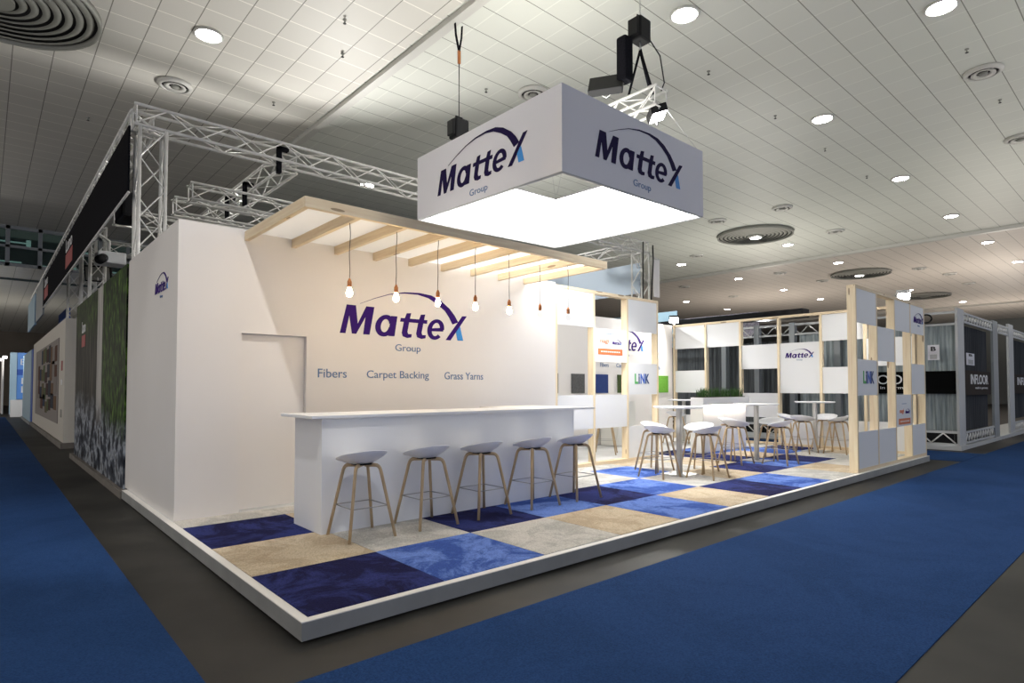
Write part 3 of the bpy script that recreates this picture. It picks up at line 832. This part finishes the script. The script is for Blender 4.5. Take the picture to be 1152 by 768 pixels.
for x, y, a, lb in [
 (6.43, 1.95, 0, 'white bar stool on the left side of the bar table nearest the counter'),
 (7.00, 2.44, -90, 'mostly hidden white bar stool behind the bar table nearest the counter'),
 (6.90, 1.40, 90, 'white bar stool at the near side of the bar table nearest the counter'),
 (7.42, 1.86, 180, 'white bar stool right of the bar table nearest the counter'),
 (8.85, 1.97, 0, 'white bar stool on the left side of the middle bar table'),
 (9.50, 2.44, -90, 'white bar stool behind the middle bar table, mostly hidden'),
 (9.38, 1.40, 90, 'white bar stool at the near side of the middle bar table'),
 (10.02, 1.86, 180, 'white bar stool on the far right side of the middle bar table'),
 (11.60, 1.92, 0, 'white bar stool on the left side of the bar table nearest the tall screen'),
 (12.08, 2.45, -90, 'white bar stool behind the bar table nearest the tall screen'),
 (12.03, 1.36, 90, 'white bar stool at the near side of the bar table nearest the tall screen'),
 (12.56, 1.82, 180, 'white bar stool right of the bar table nearest the tall screen'),
 (11.50, 4.95, 0, 'white bar stool left of the far back bar table behind the planter cabinet'),
 (11.85, 4.45, 90, 'white bar stool in front of the far back bar table behind the planter cabinet'),
 (8.35, 4.60, 35, 'pale bar stool seen through the low openings of the lattice beside the bar'),
]: stool(x, y, a, lb, SG)

# planter cabinet
t = thing('planter_cabinet', 'white planter cabinet with warm lit doors behind the middle bar table', 'cabinet', (10.8, 3.35, .1295))
box('top_band', M['white_cool'], t, 9.83, 11.82, 3.20, 3.50, 1.136, 1.300, .002)
box('carcass', M['white_cool'], t, 9.83, 11.82, 3.29, 3.50, .1295, 1.135)
box('door', M['white_cool'], t, 9.90, 10.80, 3.262, 3.289, .15, 1.115)
box('door', M['white_cool'], t, 10.81, 11.75, 3.262, 3.289, .15, 1.115)
box('light_strip', M['warmled'], t, 9.9, 11.75, 3.200, 3.218, 1.128, 1.1355)
box('end_panel', M['cream'], t, 9.82, 9.829, 3.20, 3.50, .1295, 1.135)
for k in range(9):
    x = 9.98 + k * .205
    m = MB(); random.seed(k)
    for i in range(34):
        bx, by = x + random.uniform(-.09, .09), 3.35 + random.uniform(-.08, .08); h = random.uniform(.14, .24)
        dx, dy = random.uniform(-.04, .04), random.uniform(-.04, .04)
        w_ = .006; ang = random.uniform(0, 3.14); ux, uy = w_ * math.cos(ang), w_ * math.sin(ang)
        m._add([(bx - ux, by - uy, 1.305), (bx + ux, by + uy, 1.305), (bx + dx * .5 + ux, by + dy * .5 + uy, 1.305 + h * .6), (bx + dx * .5 - ux, by + dy * .5 - uy, 1.305 + h * .6), (bx + dx * 1.3, by + dy * 1.3, 1.305 + h)],
               [(0, 1, 2, 3), (3, 2, 4)])
    tg = thing('grass_plant', 'tuft of upright green grass in the planter, %s from the left' % (order + ['eighth', 'ninth'])[k], 'plant', (x, 3.35, 1.30), 'grass tufts in the planter')
    m.build('blades', M['leaf'], tg)
    box('soil', M['soil'], tg, x - .1, x + .1, 3.25, 3.45, 1.3005, 1.312)
# cream cupboard glimpsed through the lattice
t = thing('cupboard', 'cream cupboard against the inner back wall seen through the lattice', 'cupboard', (10.1, 5.6, .1295))
box('carcass', M['cream'], t, 9.75, 10.45, 5.40, 5.90, .1295, 1.18, .003)
box('door', M['cream'], t, 9.77, 10.43, 5.38, 5.399, .16, 1.16, .003)

# ------------------------------------------------------------------ hanging banner box
bx0, bx1, by0, by1, bt = 3.48, 6.50, 1.20, 4.24, 5.012
t = thing('banner_box', 'big square white banner box with luminous underside hanging over the bar', 'hanging sign', (5.0, 2.7, 3.98))
def zb(x, y): return 3.985 + .055 * (x - bx0) / 3 + .08 * (y - by0) / 3
def wallq(nm, a, b, inn):
    (xa, ya), (xb, yb) = a, b; ix, iy = inn
    vs = [(xa, ya, zb(xa, ya)), (xb, yb, zb(xb, yb)), (xb, yb, bt), (xa, ya, bt), (xa + ix, ya + iy, zb(xa, ya)), (xb + ix, yb + iy, zb(xb, yb)), (xb + ix, yb + iy, bt), (xa + ix, ya + iy, bt)]
    return MB()._add(vs, [(0, 1, 2, 3), (7, 6, 5, 4), (0, 4, 5, 1), (1, 5, 6, 2), (2, 6, 7, 3), (3, 7, 4, 0)]).build(nm, M['box'], t)
wallq('fabric_side', (bx0, by0), (bx1, by0), (0, .03)); wallq('fabric_side', (bx0, by1 - .031), (bx0, by0 + .031), (.03, 0))
wallq('fabric_side', (bx1, by0 + .031), (bx1, by1 - .031), (-.03, 0)); wallq('fabric_side', (bx1, by1), (bx0, by1), (0, -.03))
fr = MB()
cs = [(bx0 + .015, by0 + .015), (bx1 - .015, by0 + .015), (bx1 - .015, by1 - .015), (bx0 + .015, by1 - .015)]
for i in range(4):
    a, b = cs[i], cs[(i + 1) % 4]
    fr.tube([(a[0], a[1], zb(*a) - .008), (b[0], b[1], zb(*b) - .008)], .016, 6)
fr.build('lower_frame', M['framegrey'], t)
nx, ny = 4.30, 2.10
pl = [(bx0 + .03, ny), (nx, ny), (nx, by0 + .03), (bx1 - .03, by0 + .03), (bx1 - .03, by1 - .03), (bx0 + .03, by1 - .03)]
mb = MB()
vs = [(x, y, zb(x, y) + .012) for x, y in pl]
mb._add(vs, [(0, 1, 4, 5), (1, 2, 3, 4)]); mb.build('luminous_sheet', M['diffuser'], t)
logo(t, side(bx0, 3.694, 4.292), .352, M['ink'])
logo(t, front(4.057, by0, 4.305), .348, M['ink'])

# ------------------------------------------------------------------ trusses
def truss(name, label, p0, p1, s=.29, step=.42, group=None, rc=.025, rb=.011, cat='truss'):
    p0, p1 = Vector(p0), Vector(p1); d = (p1 - p0); L = d.length; d.normalize()
    up = Z if abs(d.z) < .9 else X
    a = d.cross(up).normalized(); b = a.cross(d).normalized()
    t = thing(name, label, cat, p0, group)
    cs = [(a * i + b * j) * (s / 2) for i, j in ((-1, -1), (1, -1), (1, 1), (-1, 1))]
    for c in cs: MB().tube([p0 + c, p1 + c], rc, 8).build('chord', M['alu'], t)
    br = MB(); n = max(2, round(L / step))
    for f in range(4):
        c0, c1 = cs[f], cs[(f + 1) % 4]
        for i in range(n):
            q0 = p0 + d * (L * i / n); q1 = p0 + d * (L * (i + 1) / n)
            A, B = (c0, c1) if (i + f) % 2 else (c1, c0)
            br.tube([q0 + A, q1 + B], rb, 5, False)
        for q in (p0 + d * .03, p1 - d * .03): br.tube([q + c0, q + c1], rb * 1.2, 5, False)
    br.build('bracing', M['alu'], t)
    return t
truss('truss', 'long aluminium truss beam passing behind the stand from the left column', (.10, 6.47, 5.40), (12.35, 6.47, 5.40))
truss('truss', 'aluminium truss column rising behind the left corner of the stand wall', (.34, 6.49, .0), (.34, 6.49, 5.24), .33)
truss('truss', 'aluminium truss column behind the lattice screen with black cables', (12.18, 6.49, .0), (12.18, 6.49, 5.24), .33)
truss('truss', 'aluminium truss beam above the black fascia along the left aisle', (.26, 6.66, 5.40), (.26, 31, 5.40))
truss('truss', 'aluminium truss beam running back above the pale banner', (12.18, 6.65, 5.40), (12.18, 15, 5.40))
truss('truss', 'short truss running back from the long beam over the neighbouring stand', (2.42, 6.66, 5.36), (2.42, 13.5, 5.36))
truss('truss', 'cross truss nearest behind the long beam, ending free at its left', (1.26, 8.30, 5.01), (9, 8.30, 5.01))
truss('truss', 'second cross truss behind the long beam, ending free at its left', (1.24, 9.40, 5.01), (9, 9.40, 5.01))
truss('truss', 'third cross truss behind the long beam, just over the white wall', (.5, 11.0, 5.01), (9, 11.0, 5.01))
truss('truss', 'cross truss seen under the black fascia near the waterfall wall', (.80, 14.4, 5.01), (9, 14.4, 5.01))
for y, lb in ((14.4, 'truss column between the waterfall wall and the cream collage wall'), (16.1, 'second truss column behind the cream collage wall'), (19.5, 'third truss column above the cream collage wall')):
    truss('truss', lb, (.64, y, 0), (.64, y, 5.5), .30)
for k, (x, y, z) in enumerate([(2.42, 6.55, 5.3), (2.42, 8.30, 5.15), (2.42, 9.40, 5.15)]):
    m = MB(); m.box(x - .23, x - .17, y - .05, y + .05, z - .19, z + .26); m.box(x - .23, x - .05, y - .05, y + .05, z + .2, z + .26)
    tag(m.build('sling', M['blackcloth']), ['black sling wrapped round the long truss beam at the crossing', 'black sling where the nearest cross truss is tied', 'black sling where the second cross truss is tied'][k], 'sling')
tag(MB().tube([(12.0, 6.26, 5.5), (12.0, 6.27, 4.0), (12.02, 6.27, 2.0), (12.0, 6.28, .0)], .022, 6).build('cable', M['rubber']), 'straight black cable running down the truss column behind the lattice', 'cable')
tag(MB().tube([(12.36, 6.2, 5.45), (12.38, 6.2, 5.0), (12.28, 6.2, 4.0), (12.2, 6.2, 2.4), (12.2, 6.2, .0)], .022, 6).build('cable', M['rubber']), 'slanting black cable beside the truss column behind the lattice', 'cable')
tag(box('banner', M['palebanner'], None, 12.30, 12.33, 6.6, 14.5, 4.16, 5.02), 'pale blue print banner under the right truss of the neighbouring stand', 'banner')
t = thing('banner', 'narrow white banner edge beside the truss column right of the pale banner', 'banner', (12.66, 6.3, 4.1))
box('cloth', M['white'], t, 12.52, 12.80, 6.285, 6.31, 4.05, 5.10)
MB().tube([(12.30, 6.36, 5.22), (12.82, 6.30, 5.12)], .02, 6).build('hanger', M['alu'], t)

# rigging over the banner box
t = truss('truss', 'short truss stub with rigging gear above the banner box', (6.1, 1.62, 5.86), (6.1, 4.1, 5.86), .29, .36)
def hoist(x, y, z, label, chain_to, strap):
    t = thing('chain_hoist', label, 'chain hoist', (x, y, z))
    box('body', M['black'], t, x - .14, x + .14, y - .11, y + .11, z, z + .34, .03)
    box('end_cap', M['black'], t, x - .19, x - .141, y - .09, y + .09, z + .04, z + .30, .015)
    MB().tube([(x - .07, y, z + .34), (x - .07, y, z + .40), (x + .07, y, z + .40), (x + .07, y, z + .34)], .012, 6).build('handle', M['black'], t)
    MB().tube([(x, y, z), (x, y, z - .06), (x + .03, y, z - .10), (x, y, z - .14), (x - .03, y, z - .11)], .012, 6).build('hook', M['steel'], t)
    if strap:
        MB().tube([(x, y, z + .40), (x, y, chain_to - .65)], .008, 6).build('steel_rope', M['rubber'], t)
        box('shackle', M['copper'], t, x - .025, x + .025, y - .02, y + .02, chain_to - .68, chain_to - .45, .008)
        MB().tube([(x, y, chain_to - .47), (x - .07, y, chain_to - .2), (x - .09, y, chain_to)], .03, 6, flat=.4).build('strap', M['blackcloth'], t)
        MB().tube([(x, y, chain_to - .47), (x + .05, y, chain_to - .2), (x + .06, y, chain_to)], .03, 6, flat=.4).build('strap', M['blackcloth'], t)
    else:
        c = MB(); n = int((chain_to - z - .40) / .045)
        for i in range(n):
            zc = z + .40 + i * .045; ax = X if i % 2 else Y
            pts = [Vector((x, y, zc)) + ax * (.014 * math.sin(a)) + Z * (.026 + .028 * math.cos(a)) for a in [j * 1.0472 for j in range(7)]]
            c.tube(pts, .005, 4, False)
        c.build('chain', M['steel'], t)
    return t
hoist(4.66, 4.78, 5.80, 'black chain hoist hanging on a steel rope behind the left of the banner box', 7.82, True)
h2 = hoist(5.98, 1.93, 6.78, 'black chain hoist hanging on a chain above the right of the banner box', 7.99, False)
m = MB()
m.tube([(5.98, 1.93, 6.66), (5.95, 1.75, 6.02)], .028, 6, flat=.5); m.tube([(5.98, 1.93, 6.66), (5.97, 2.15, 6.02)], .028, 6, flat=.5); m.tube([(5.98, 1.93, 6.66), (6.2, 1.85, 6.02)], .028, 6, flat=.5)
tag(m.build('sling', M['blackcloth']), 'black slings holding the truss stub under the right chain hoist', 'sling')
tag(MB().box(5.64, 5.84, 1.95, 2.13, 6.12, 6.80, .04).build('chain_bag', M['blackcloth']), 'long black chain bag hanging left of the right chain hoist', 'bag')
tag(MB().tube([(6.12, 1.86, 6.85), (6.28, 1.78, 6.62), (6.33, 1.74, 6.2), (6.22, 1.72, 6.03)], .010, 6).build('cable', M['rubber']), 'looped black cable beside the right chain hoist', 'cable')
def floodlight(x, y, z, label, d, s=.2, lit=True, body='black'):
    """d: direction the lamp faces (x, y, z)"""
    t = thing('floodlight', label, 'floodlight', (x, y, z))
    q = Vector(d).to_track_quat('-Z', 'Y').to_matrix().to_4x4(); T = Matrix.Translation((x, y, z + .12)) @ q
    MB().box(-s, s, -s * .7, s * .7, -.03, .09, .015, T).build('housing', M[body], t)
    MB().box(-s * .88, s * .88, -s * .58, s * .58, -.036, -.031, 0, T).build('lens', M['floodlens'] if lit else M['vent'], t)
    m = MB(); m.tube([T @ Vector((s + .01, 0, .03)), (x + .0, y, z - .04), T @ Vector((-s - .01, 0, .03))], .012, 6); m.build('bracket', M['chrome'], t)
    return t
floodlight(12.93, 5.92, 3.285, 'bright floodlight on top of the back corner behind the lattice', (-.6, -.5, -.5), .13)
floodlight(12.40, .24, 3.24, 'bright floodlight clamped on top of the tall lattice screen', (-.6, -.35, -.5), .12, True, 'framegrey')
floodlight(6.2, 1.78, 5.55, 'bright flat floodlight slung under the end of the truss stub', (.2, -.2, -1), .18)
floodlight(5.62, 2.30, 5.98, 'big dark floodlight lying on the truss stub left of the hoist', (.75, .45, -.6), .26, False)
for (a, b, lb) in [((6.15, 1.62, 5.72), (6.46, 1.24, 5.01), 'thin steel wire from the truss stub down to the right corner of the banner box'),
                   ((3.9, 1.35, 5.0), (4.32, 2.12, 4.03), 'thin steel wire inside the open corner of the banner box'),
                   ((6.15, 4.05, 5.72), (6.46, 4.2, 5.01), 'steel wire from the far end of the truss stub to the banner box'), ((4.66, 4.7, 5.76), (3.52, 4.2, 5.01), 'steel wire from the left chain hoist to the banner box')]:
    tag(MB().tube([a, b], .0035, 5).build('wire', M['steel']), lb, 'wire')

# ------------------------------------------------------------------ neighbouring stand on the left
tag(box('plinth', M['plinth'], None, -.01, .085, 6.12, 12.5, 0, .10), 'low grey brown plinth carrying the waterfall wall', 'plinth')
t = thing('mural_wall', 'wall printed with a waterfall between green bushes and wet rocks', 'wall', (.12, 6.4, .1))
box('wall_panel', M['mural'], t, .05, .085, 6.31, 12.3, .10, 3.24)
f = side(.05, 11.75, 2.55)
mb = MB(); add_text(mb, 'Lano', f, .45, 1.0, .05, .28, .01); mb.build('print_letter', M['signwhite'], t)
box('print_label', M['redprint'], t, .044, .049, 10.75, 11.3, 2.32, 2.55)
t = thing('fascia', 'long black cloth fascia along the left aisle above the waterfall wall', 'fascia', (.07, 6.5, 4.3))
box('cloth', M['blackcloth'], t, .05, .075, 6.42, 22.5, 4.30, 5.24)
MB().tube([(.065, 6.42, 4.28), (.065, 22.5, 4.28)], .02, 6).build('lower_pipe', M['alu'], t)
for y in (14.95, 21.9):
    mb = MB(); add_text(mb, 'Lano', side(.05, y, 4.85), 0, 1.4, 0, .32, .01); mb.build('print_letter', M['signwhite'], t)
    box('print_label', M['redprint'], t, .044, .049, y - 1.5, y, 4.45, 4.80)
tag(box('fascia', M['framedark'], None, .05, .10, 22.6, 26.2, 4.05, 5.3), 'grey fascia board following the black one along the left aisle', 'fascia')
tag(box('fascia', M['lightblue'], None, .02, .08, 26.3, 31, 4.0, 5.2), 'pale blue fascia board at the far end of the left row', 'fascia')
tag(box('blue_screen', M['bluedeep'], None, .85, .95, 24, 27.4, 0, 4.5), 'deep blue board above the far cream wall', 'panel')
t = thing('collage_wall', 'cream wall with a grey panel full of small photos along the left aisle', 'wall', (.2, 15, 0))
box('wall_panel', M['boothcream'], t, .08, .40, 15.0, 27.5, .14, 3.25)
box('base', M['plinth'], t, .02, .45, 14.9, 27.6, 0, .14)
box('collage_board', M['boothgrey'], t, .066, .079, 16.5, 25.6, .55, 2.85)
random.seed(3)
pc = [plain('photo_tone', c, .6, 0, .05) for c in [(.10, .04, .025), (.03, .035, .05), (.12, .10, .05), (.25, .22, .2), (.05, .02, .02), (.02, .03, .07), (.16, .09, .05), (.09, .12, .05)]]
k = 0
for row_z, n in ((2.25, 8), (1.72, 9), (1.2, 9), (.8, 8)):
    y = 16.9
    for i in range(n):
        w_ = random.uniform(.5, .95); h = random.uniform(.32, .52); zz = row_z + random.uniform(-.08, .12)
        box('photo_print', pc[k % 8], t, .058, .065, y, y + w_, zz, zz + h); y += w_ + .06; k += 3
box('notice', M['redprint'], t, .07, .079, 15.5, 15.8, 1.95, 2.2)
box('notice', M['signwhite'], t, .07, .079, 15.5, 15.8, 1.58, 1.72)
box('notice', M['vent'], t, .07, .079, 15.5, 15.8, .75, .95)
t = thing('panel_wall', 'pale shiny panel wall with a dark edge beyond the cream collage wall', 'wall', (.2, 28, 0))
box('dark_edge', M['bluedeep'], t, .07, .4, 27.7, 28.4, .1, 3.1)
box('panel', M['lightblue'], t, .05, .4, 28.4, 35.0, .1, 3.1)
box('base', M['trim'], t, .0, .45, 27.65, 35.1, 0, .1)
t = thing('blue_booth', 'sky blue booth board reading EN at the far end of the left aisle', 'booth', (1, 38, 0))
box('wall_panel', M['bluewall'], t, -.1, 3, 38.0, 38.2, .9, 3.4)
box('stripe', M['bluedeep'], t, -.1, 3, 37.97, 37.999, 2.2, 2.5)
box('frame', M['lightblue'], t, -.38, -.1, 37.9, 38.3, .1, 3.4)
box('counter', M['trim_top'], t, -.35, 3, 36.9, 37.9, .0, .88)
mb = MB(); add_text(mb, 'EN', front(.05, 38.0, 2.75), 0, .62, 0, .32); mb.build('print_letter', M['signwhite'], t)
box('picture', M['signwhite'], t, .10, .55, 37.96, 37.999, 1.72, 2.05); box('picture', M['signwhite'], t, .10, .55, 37.96, 37.999, 1.25, 1.6)
for k, (y, mt, lb) in enumerate([(42, 'trim_top', 'white booth wall end just beyond the blue board'), (46, 'bluedeep', 'deep blue booth wall end farther along the left aisle'), (50, 'vent', 'grey booth wall end farthest along the left aisle')]):
    t = thing('booth_wall', lb, 'booth', (-.6 - k * .1, y, 0))
    box('end_panel', M[mt], t, -.62 - k * .15, -.55 - k * .15, y, y + 3, .0, 3.2)
    box('head_lamp', emit('booth_fill_spot_%s' % 'abc'[k], (1, .98, .95), 6), t, -.62 - k * .12, -.42 - k * .12, y - .1, y, 3.22, 3.36)
# things clamped under the fascia
t = thing('loudspeaker', 'dark flat loudspeaker hanging under the black fascia', 'loudspeaker', (.45, 9.2, 4.2))
MB().box(.34, .62, 8.9, 9.7, 4.55, 5.0, .05).build('cabinet', M['black'], t)
MB().tube([(.46, 9.3, 5.0), (.46, 9.3, 5.24)], .02, 6).build('bracket', M['alu'], t)
t = thing('projector', 'white and black projector hanging under the fascia by the waterfall wall', 'projector', (.6, 12.9, 4.3))
MB().box(.45, 1.0, 12.7, 13.3, 4.35, 4.62, .04).build('body', M['panel'], t)
MB().tube([(.55, 12.72, 4.45), (.45, 12.45, 4.35)], .10, 14).build('lens_tube', M['black'], t)
MB().tube([(.7, 13, 4.62), (.7, 13, 4.9), (.40, 13, 5.1), (.40, 13, 5.26)], .03, 6).build('hanger', M['alu'], t)
floodlight(.75, 15.2, 4.35, 'black floodlight hanging below the fascia behind the waterfall wall', (-.3, -.8, -.3), .3, False)
MB().tube([(.75, 15.2, 4.3), (.72, 15.3, 4.9), (.41, 15.3, 5.26)], .02, 6).build('hanger', M['alu'], bpy.data.objects['floodlight.004'])

# ------------------------------------------------------------------ curtained booths on the right
t = thing('curtain_booth', 'big booth hung with grey curtains in a pale frame behind the right end', 'booth', (16.4, .11, 0))
box('base', M['framegrey'], t, 16.05, 20.9, .08, 20, .0, .10)
box('corner_post', M['framegrey'], t, 16.10, 16.42, .11, .17, .10, 3.44, .01)
box('corner_post', M['framegrey'], t, 16.44, 16.76, .12, .18, .10, 3.44, .01)
for y in (2.75, 3.97, 5.03, 6.1, 8.6, 11): box('post', M['framedark'], t, 16.08, 16.26, y, y + .15, .10, 3.40)
for z0, z1 in ((3.31, 3.37), (3.03, 3.08), (.10, .16), (.40, .46)): box('rail', M['framegrey'], t, 16.11, 16.16, .17, 20, z0, z1)
tr = MB()
for k in range(30):
    y = .2 + k * .5; tr.tube([(16.115, y, .16), (16.115, y + .25, .40)], .018, 5); tr.tube([(16.115, y + .25, .40), (16.115, y + .5, .16)], .018, 5)
for k in range(24):
    y = 3.4 + k * .5; tr.tube([(16.3, y, 3.08), (16.3, y + .25, 3.32)], .016, 5); tr.tube([(16.3, y + .25, 3.32), (16.3, y + .5, 3.08)], .016, 5)
tr.build('lattice_rods', M['alu'], t)
def curtain(nm, mt, axis, c, a, b, z0, z1, amp=.03, wl=.16):
    n = int((b - a) / wl * 6); vs, fs = [], []
    for i in range(n + 1):
        q = a + (b - a) * i / n; d = amp * math.sin(q / wl * 6.283) * (.7 + .3 * math.sin(q * 3.1))
        for z in (z0, z1): vs.append((c + d, q, z) if axis == 'y' else (q, c + d, z))
    for i in range(n): fs.append((2 * i, 2 * i + 2, 2 * i + 3, 2 * i + 1))
    for i in range(n + 1):
        v = vs[2 * i]
    mb = MB(); mb._add(vs, fs, True); return mb.build(nm, mt, t)
curtain('curtain', M['curtain'], 'y', 16.25, .2, 3.9, .46, 3.05)
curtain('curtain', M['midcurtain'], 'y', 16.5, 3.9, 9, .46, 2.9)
curtain('curtain', M['curtain'], 'y', 17.6, 3.6, 5.1, .46, 2.9)
curtain('curtain', M['darkcurtain'], 'x', .26, 16.8, 20.0, .42, 3.1)
box('sign_band', M['bandblack'], t, 16.16, 16.19, .18, 2.74, 1.36, 1.92)
mb = MB(); f = side(16.16, 2.69, 0); add_text(mb, 'INFLOOR', f, .10, 1.62, 1.60, 1.84, .0); mb.build('sign_lettering', M['signwhite'], t)
mb = MB(); add_text(mb, 'made in germany', f, .45, 1.65, 1.45, 1.55, .0); mb.build('sign_lettering', M['signwhite'], t)
box('sign_band', M['bandbrown'], t, 16.8, 20.0, .17, .20, 1.32, 1.95)
mb = MB(); f = front(0, .17, 0); add_text(mb, 'INFLOOR', f, 17.6, 19.65, 1.60, 1.86, .02); mb.build('sign_lettering', M['signwhite'], t)
mb = MB(); add_text(mb, 'made in germany', f, 18.1, 19.6, 1.46, 1.54, .0); mb.build('sign_lettering', M['signwhite'], t)
box('post', M['framedark'], t, 20.1, 20.75, .11, .17, .10, 3.44)
for z0 in (3.34, 3.12, .12, .38): box('rail', M['framegrey'], t, 16.78, 20.1, .12, .16, z0, z0 + .05)
tr = MB()
for k in range(11):
    x = 16.8 + k * .3
    for z0, z1 in ((.17, .38), (3.17, 3.34)): tr.tube([(x, .14, z0), (x + .15, .14, z1)], .016, 5); tr.tube([(x + .15, .14, z1), (x + .3, .14, z0)], .016, 5)
tr.build('lattice_rods', M['alu'], t)
MB().lathe([(.11, 0), (.14, 0), (.14, .03), (.11, .03)], (0, 0, 0), 20, close=True).b.free()
box('shade_backing', M['black'], t, 16.25, 20.1, .22, .25, .10, .42); box('shade_backing', M['black'], t, 16.22, 16.24, .25, 12, .10, .42)  # black sheets standing in for the dark void behind the rods
rg = MB(); rg.tube([(16.08, .9 - .15 + .12 * math.cos(a), 3.22 + .10 * math.sin(a)) for a in [i * .4488 for i in range(15)]], .02, 6, False); rg.build('round_emblem', M['black'], t)
box('roof_board', M['black'], t, 16.15, 16.6, 3.75, 9.5, 3.56, 3.80)
for k, (pl_, lb) in enumerate([((16.05, 16.06, .48, .72, 2.19, 2.56), 'white notice with a big black B on the side curtain of the booth'), ((16.86, 17.70, .10, .108, 2.08, 2.38), 'white notice with a big black B beside the booth corner post')]):
    n_ = thing('notice_sheet', lb, 'notice', (pl_[0], pl_[2], pl_[4]))
    box('sheet', M['paper'], n_, *pl_)
    f = side(pl_[0], pl_[3], pl_[4]) if k == 0 else front(pl_[0], pl_[2], pl_[4])
    wd = (pl_[3] - pl_[2]) if k == 0 else (pl_[1] - pl_[0])
    mb = MB(); add_text(mb, 'B', f, wd * .27, wd * .72, .22, .33 if k == 0 else .28, .04); mb.build('print_letter', M['blackprint'], n_)
    mb = MB()
    for q in range(5): mb.prism([(wd * .2, .03 + q * .022), (wd * .8, .03 + q * .022), (wd * .8, .042 + q * .022), (wd * .2, .042 + q * .022)], f)
    mb.build('small_text_line', M['vent'], n_)
t = thing('curtain_booth', 'second dark curtained booth at the right edge of the picture', 'booth', (23.3, .11, 0))
box('base', M['framegrey'], t, 20.95, 31, .08, 1.2, .0, .10)
for x in (22.4, 29.5): box('post', M['framegrey'], t, x, x + .75, .11, .17, .10, 3.50)
curtain('curtain', M['darkcurtain'], 'x', .26, 23.2, 29.4, .5, 3.1)
box('sign_band', M['bandbrown'], t, 23.2, 29.4, .17, .20, 1.32, 1.95)
mb = MB(); f = front(0, .17, 0); add_text(mb, 'INFLOOR', f, 24.1, 27.0, 1.60, 1.86, .02); mb.build('sign_lettering', M['signwhite'], t)
for z0 in (3.34, 3.12, .12, .38): box('rail', M['framegrey'], t, 20.96, 22.4, .12, .16, z0, z0 + .05) if z0 > 3 else None
for z0 in (3.34, 3.12, .12, .38): box('rail', M['framegrey'], t, 23.15, 29.5, .12, .16, z0, z0 + .05)
tr = MB()
for k in range(21):
    x = 23.2 + k * .3
    for z0, z1 in ((.17, .38), (3.17, 3.34)): tr.tube([(x, .14, z0), (x + .15, .14, z1)], .016, 5); tr.tube([(x + .15, .14, z1), (x + .3, .14, z0)], .016, 5)
tr.build('lattice_rods', M['alu'], t); tr = MB()
for k in range(6):
    x = 20.96 + k * .23; tr.tube([(x, .14, 3.17), (x + .15, .14, 3.34)], .016, 5); tr.tube([(x + .15, .14, 3.34), (x + .3, .14, 3.17)], .016, 5)
tr.build('doorway_rods', M['alu'], t)
tag(box('poster', noisy('night_mountain_print', (.005, .02, .07), (.10, .13, .13), 1.2, .5), None, 20.95, 23.2, 2.0, 2.05, .0, 2.2), 'blue night mountain poster inside the doorway between the dark booths', 'poster')
tag(box('monitor_board', M['lightblue'], None, 20.95, 22.6, 2.0, 2.05, 2.2, 2.9), 'pale board above the poster in the doorway between the dark booths', 'board')
tag(box('back_board', M['lightblue'], None, 17.0, 17.05, 8.45, 14, 2.9, 4.25), 'pale blue board above the bright corner floodlight', 'board')
tag(box('back_board', M['glitter'], None, 17.3, 17.35, 5.6, 8.8, 3.2, 3.98), 'grey beaded band above the back corner of the pine wall', 'board')
tag(box('partition_screen', M['hallwall'], None, 21, 21.1, 3.5, 16, 0, 2.6), 'dark grey inner wall of the curtained booth behind the pine openings', 'wall')
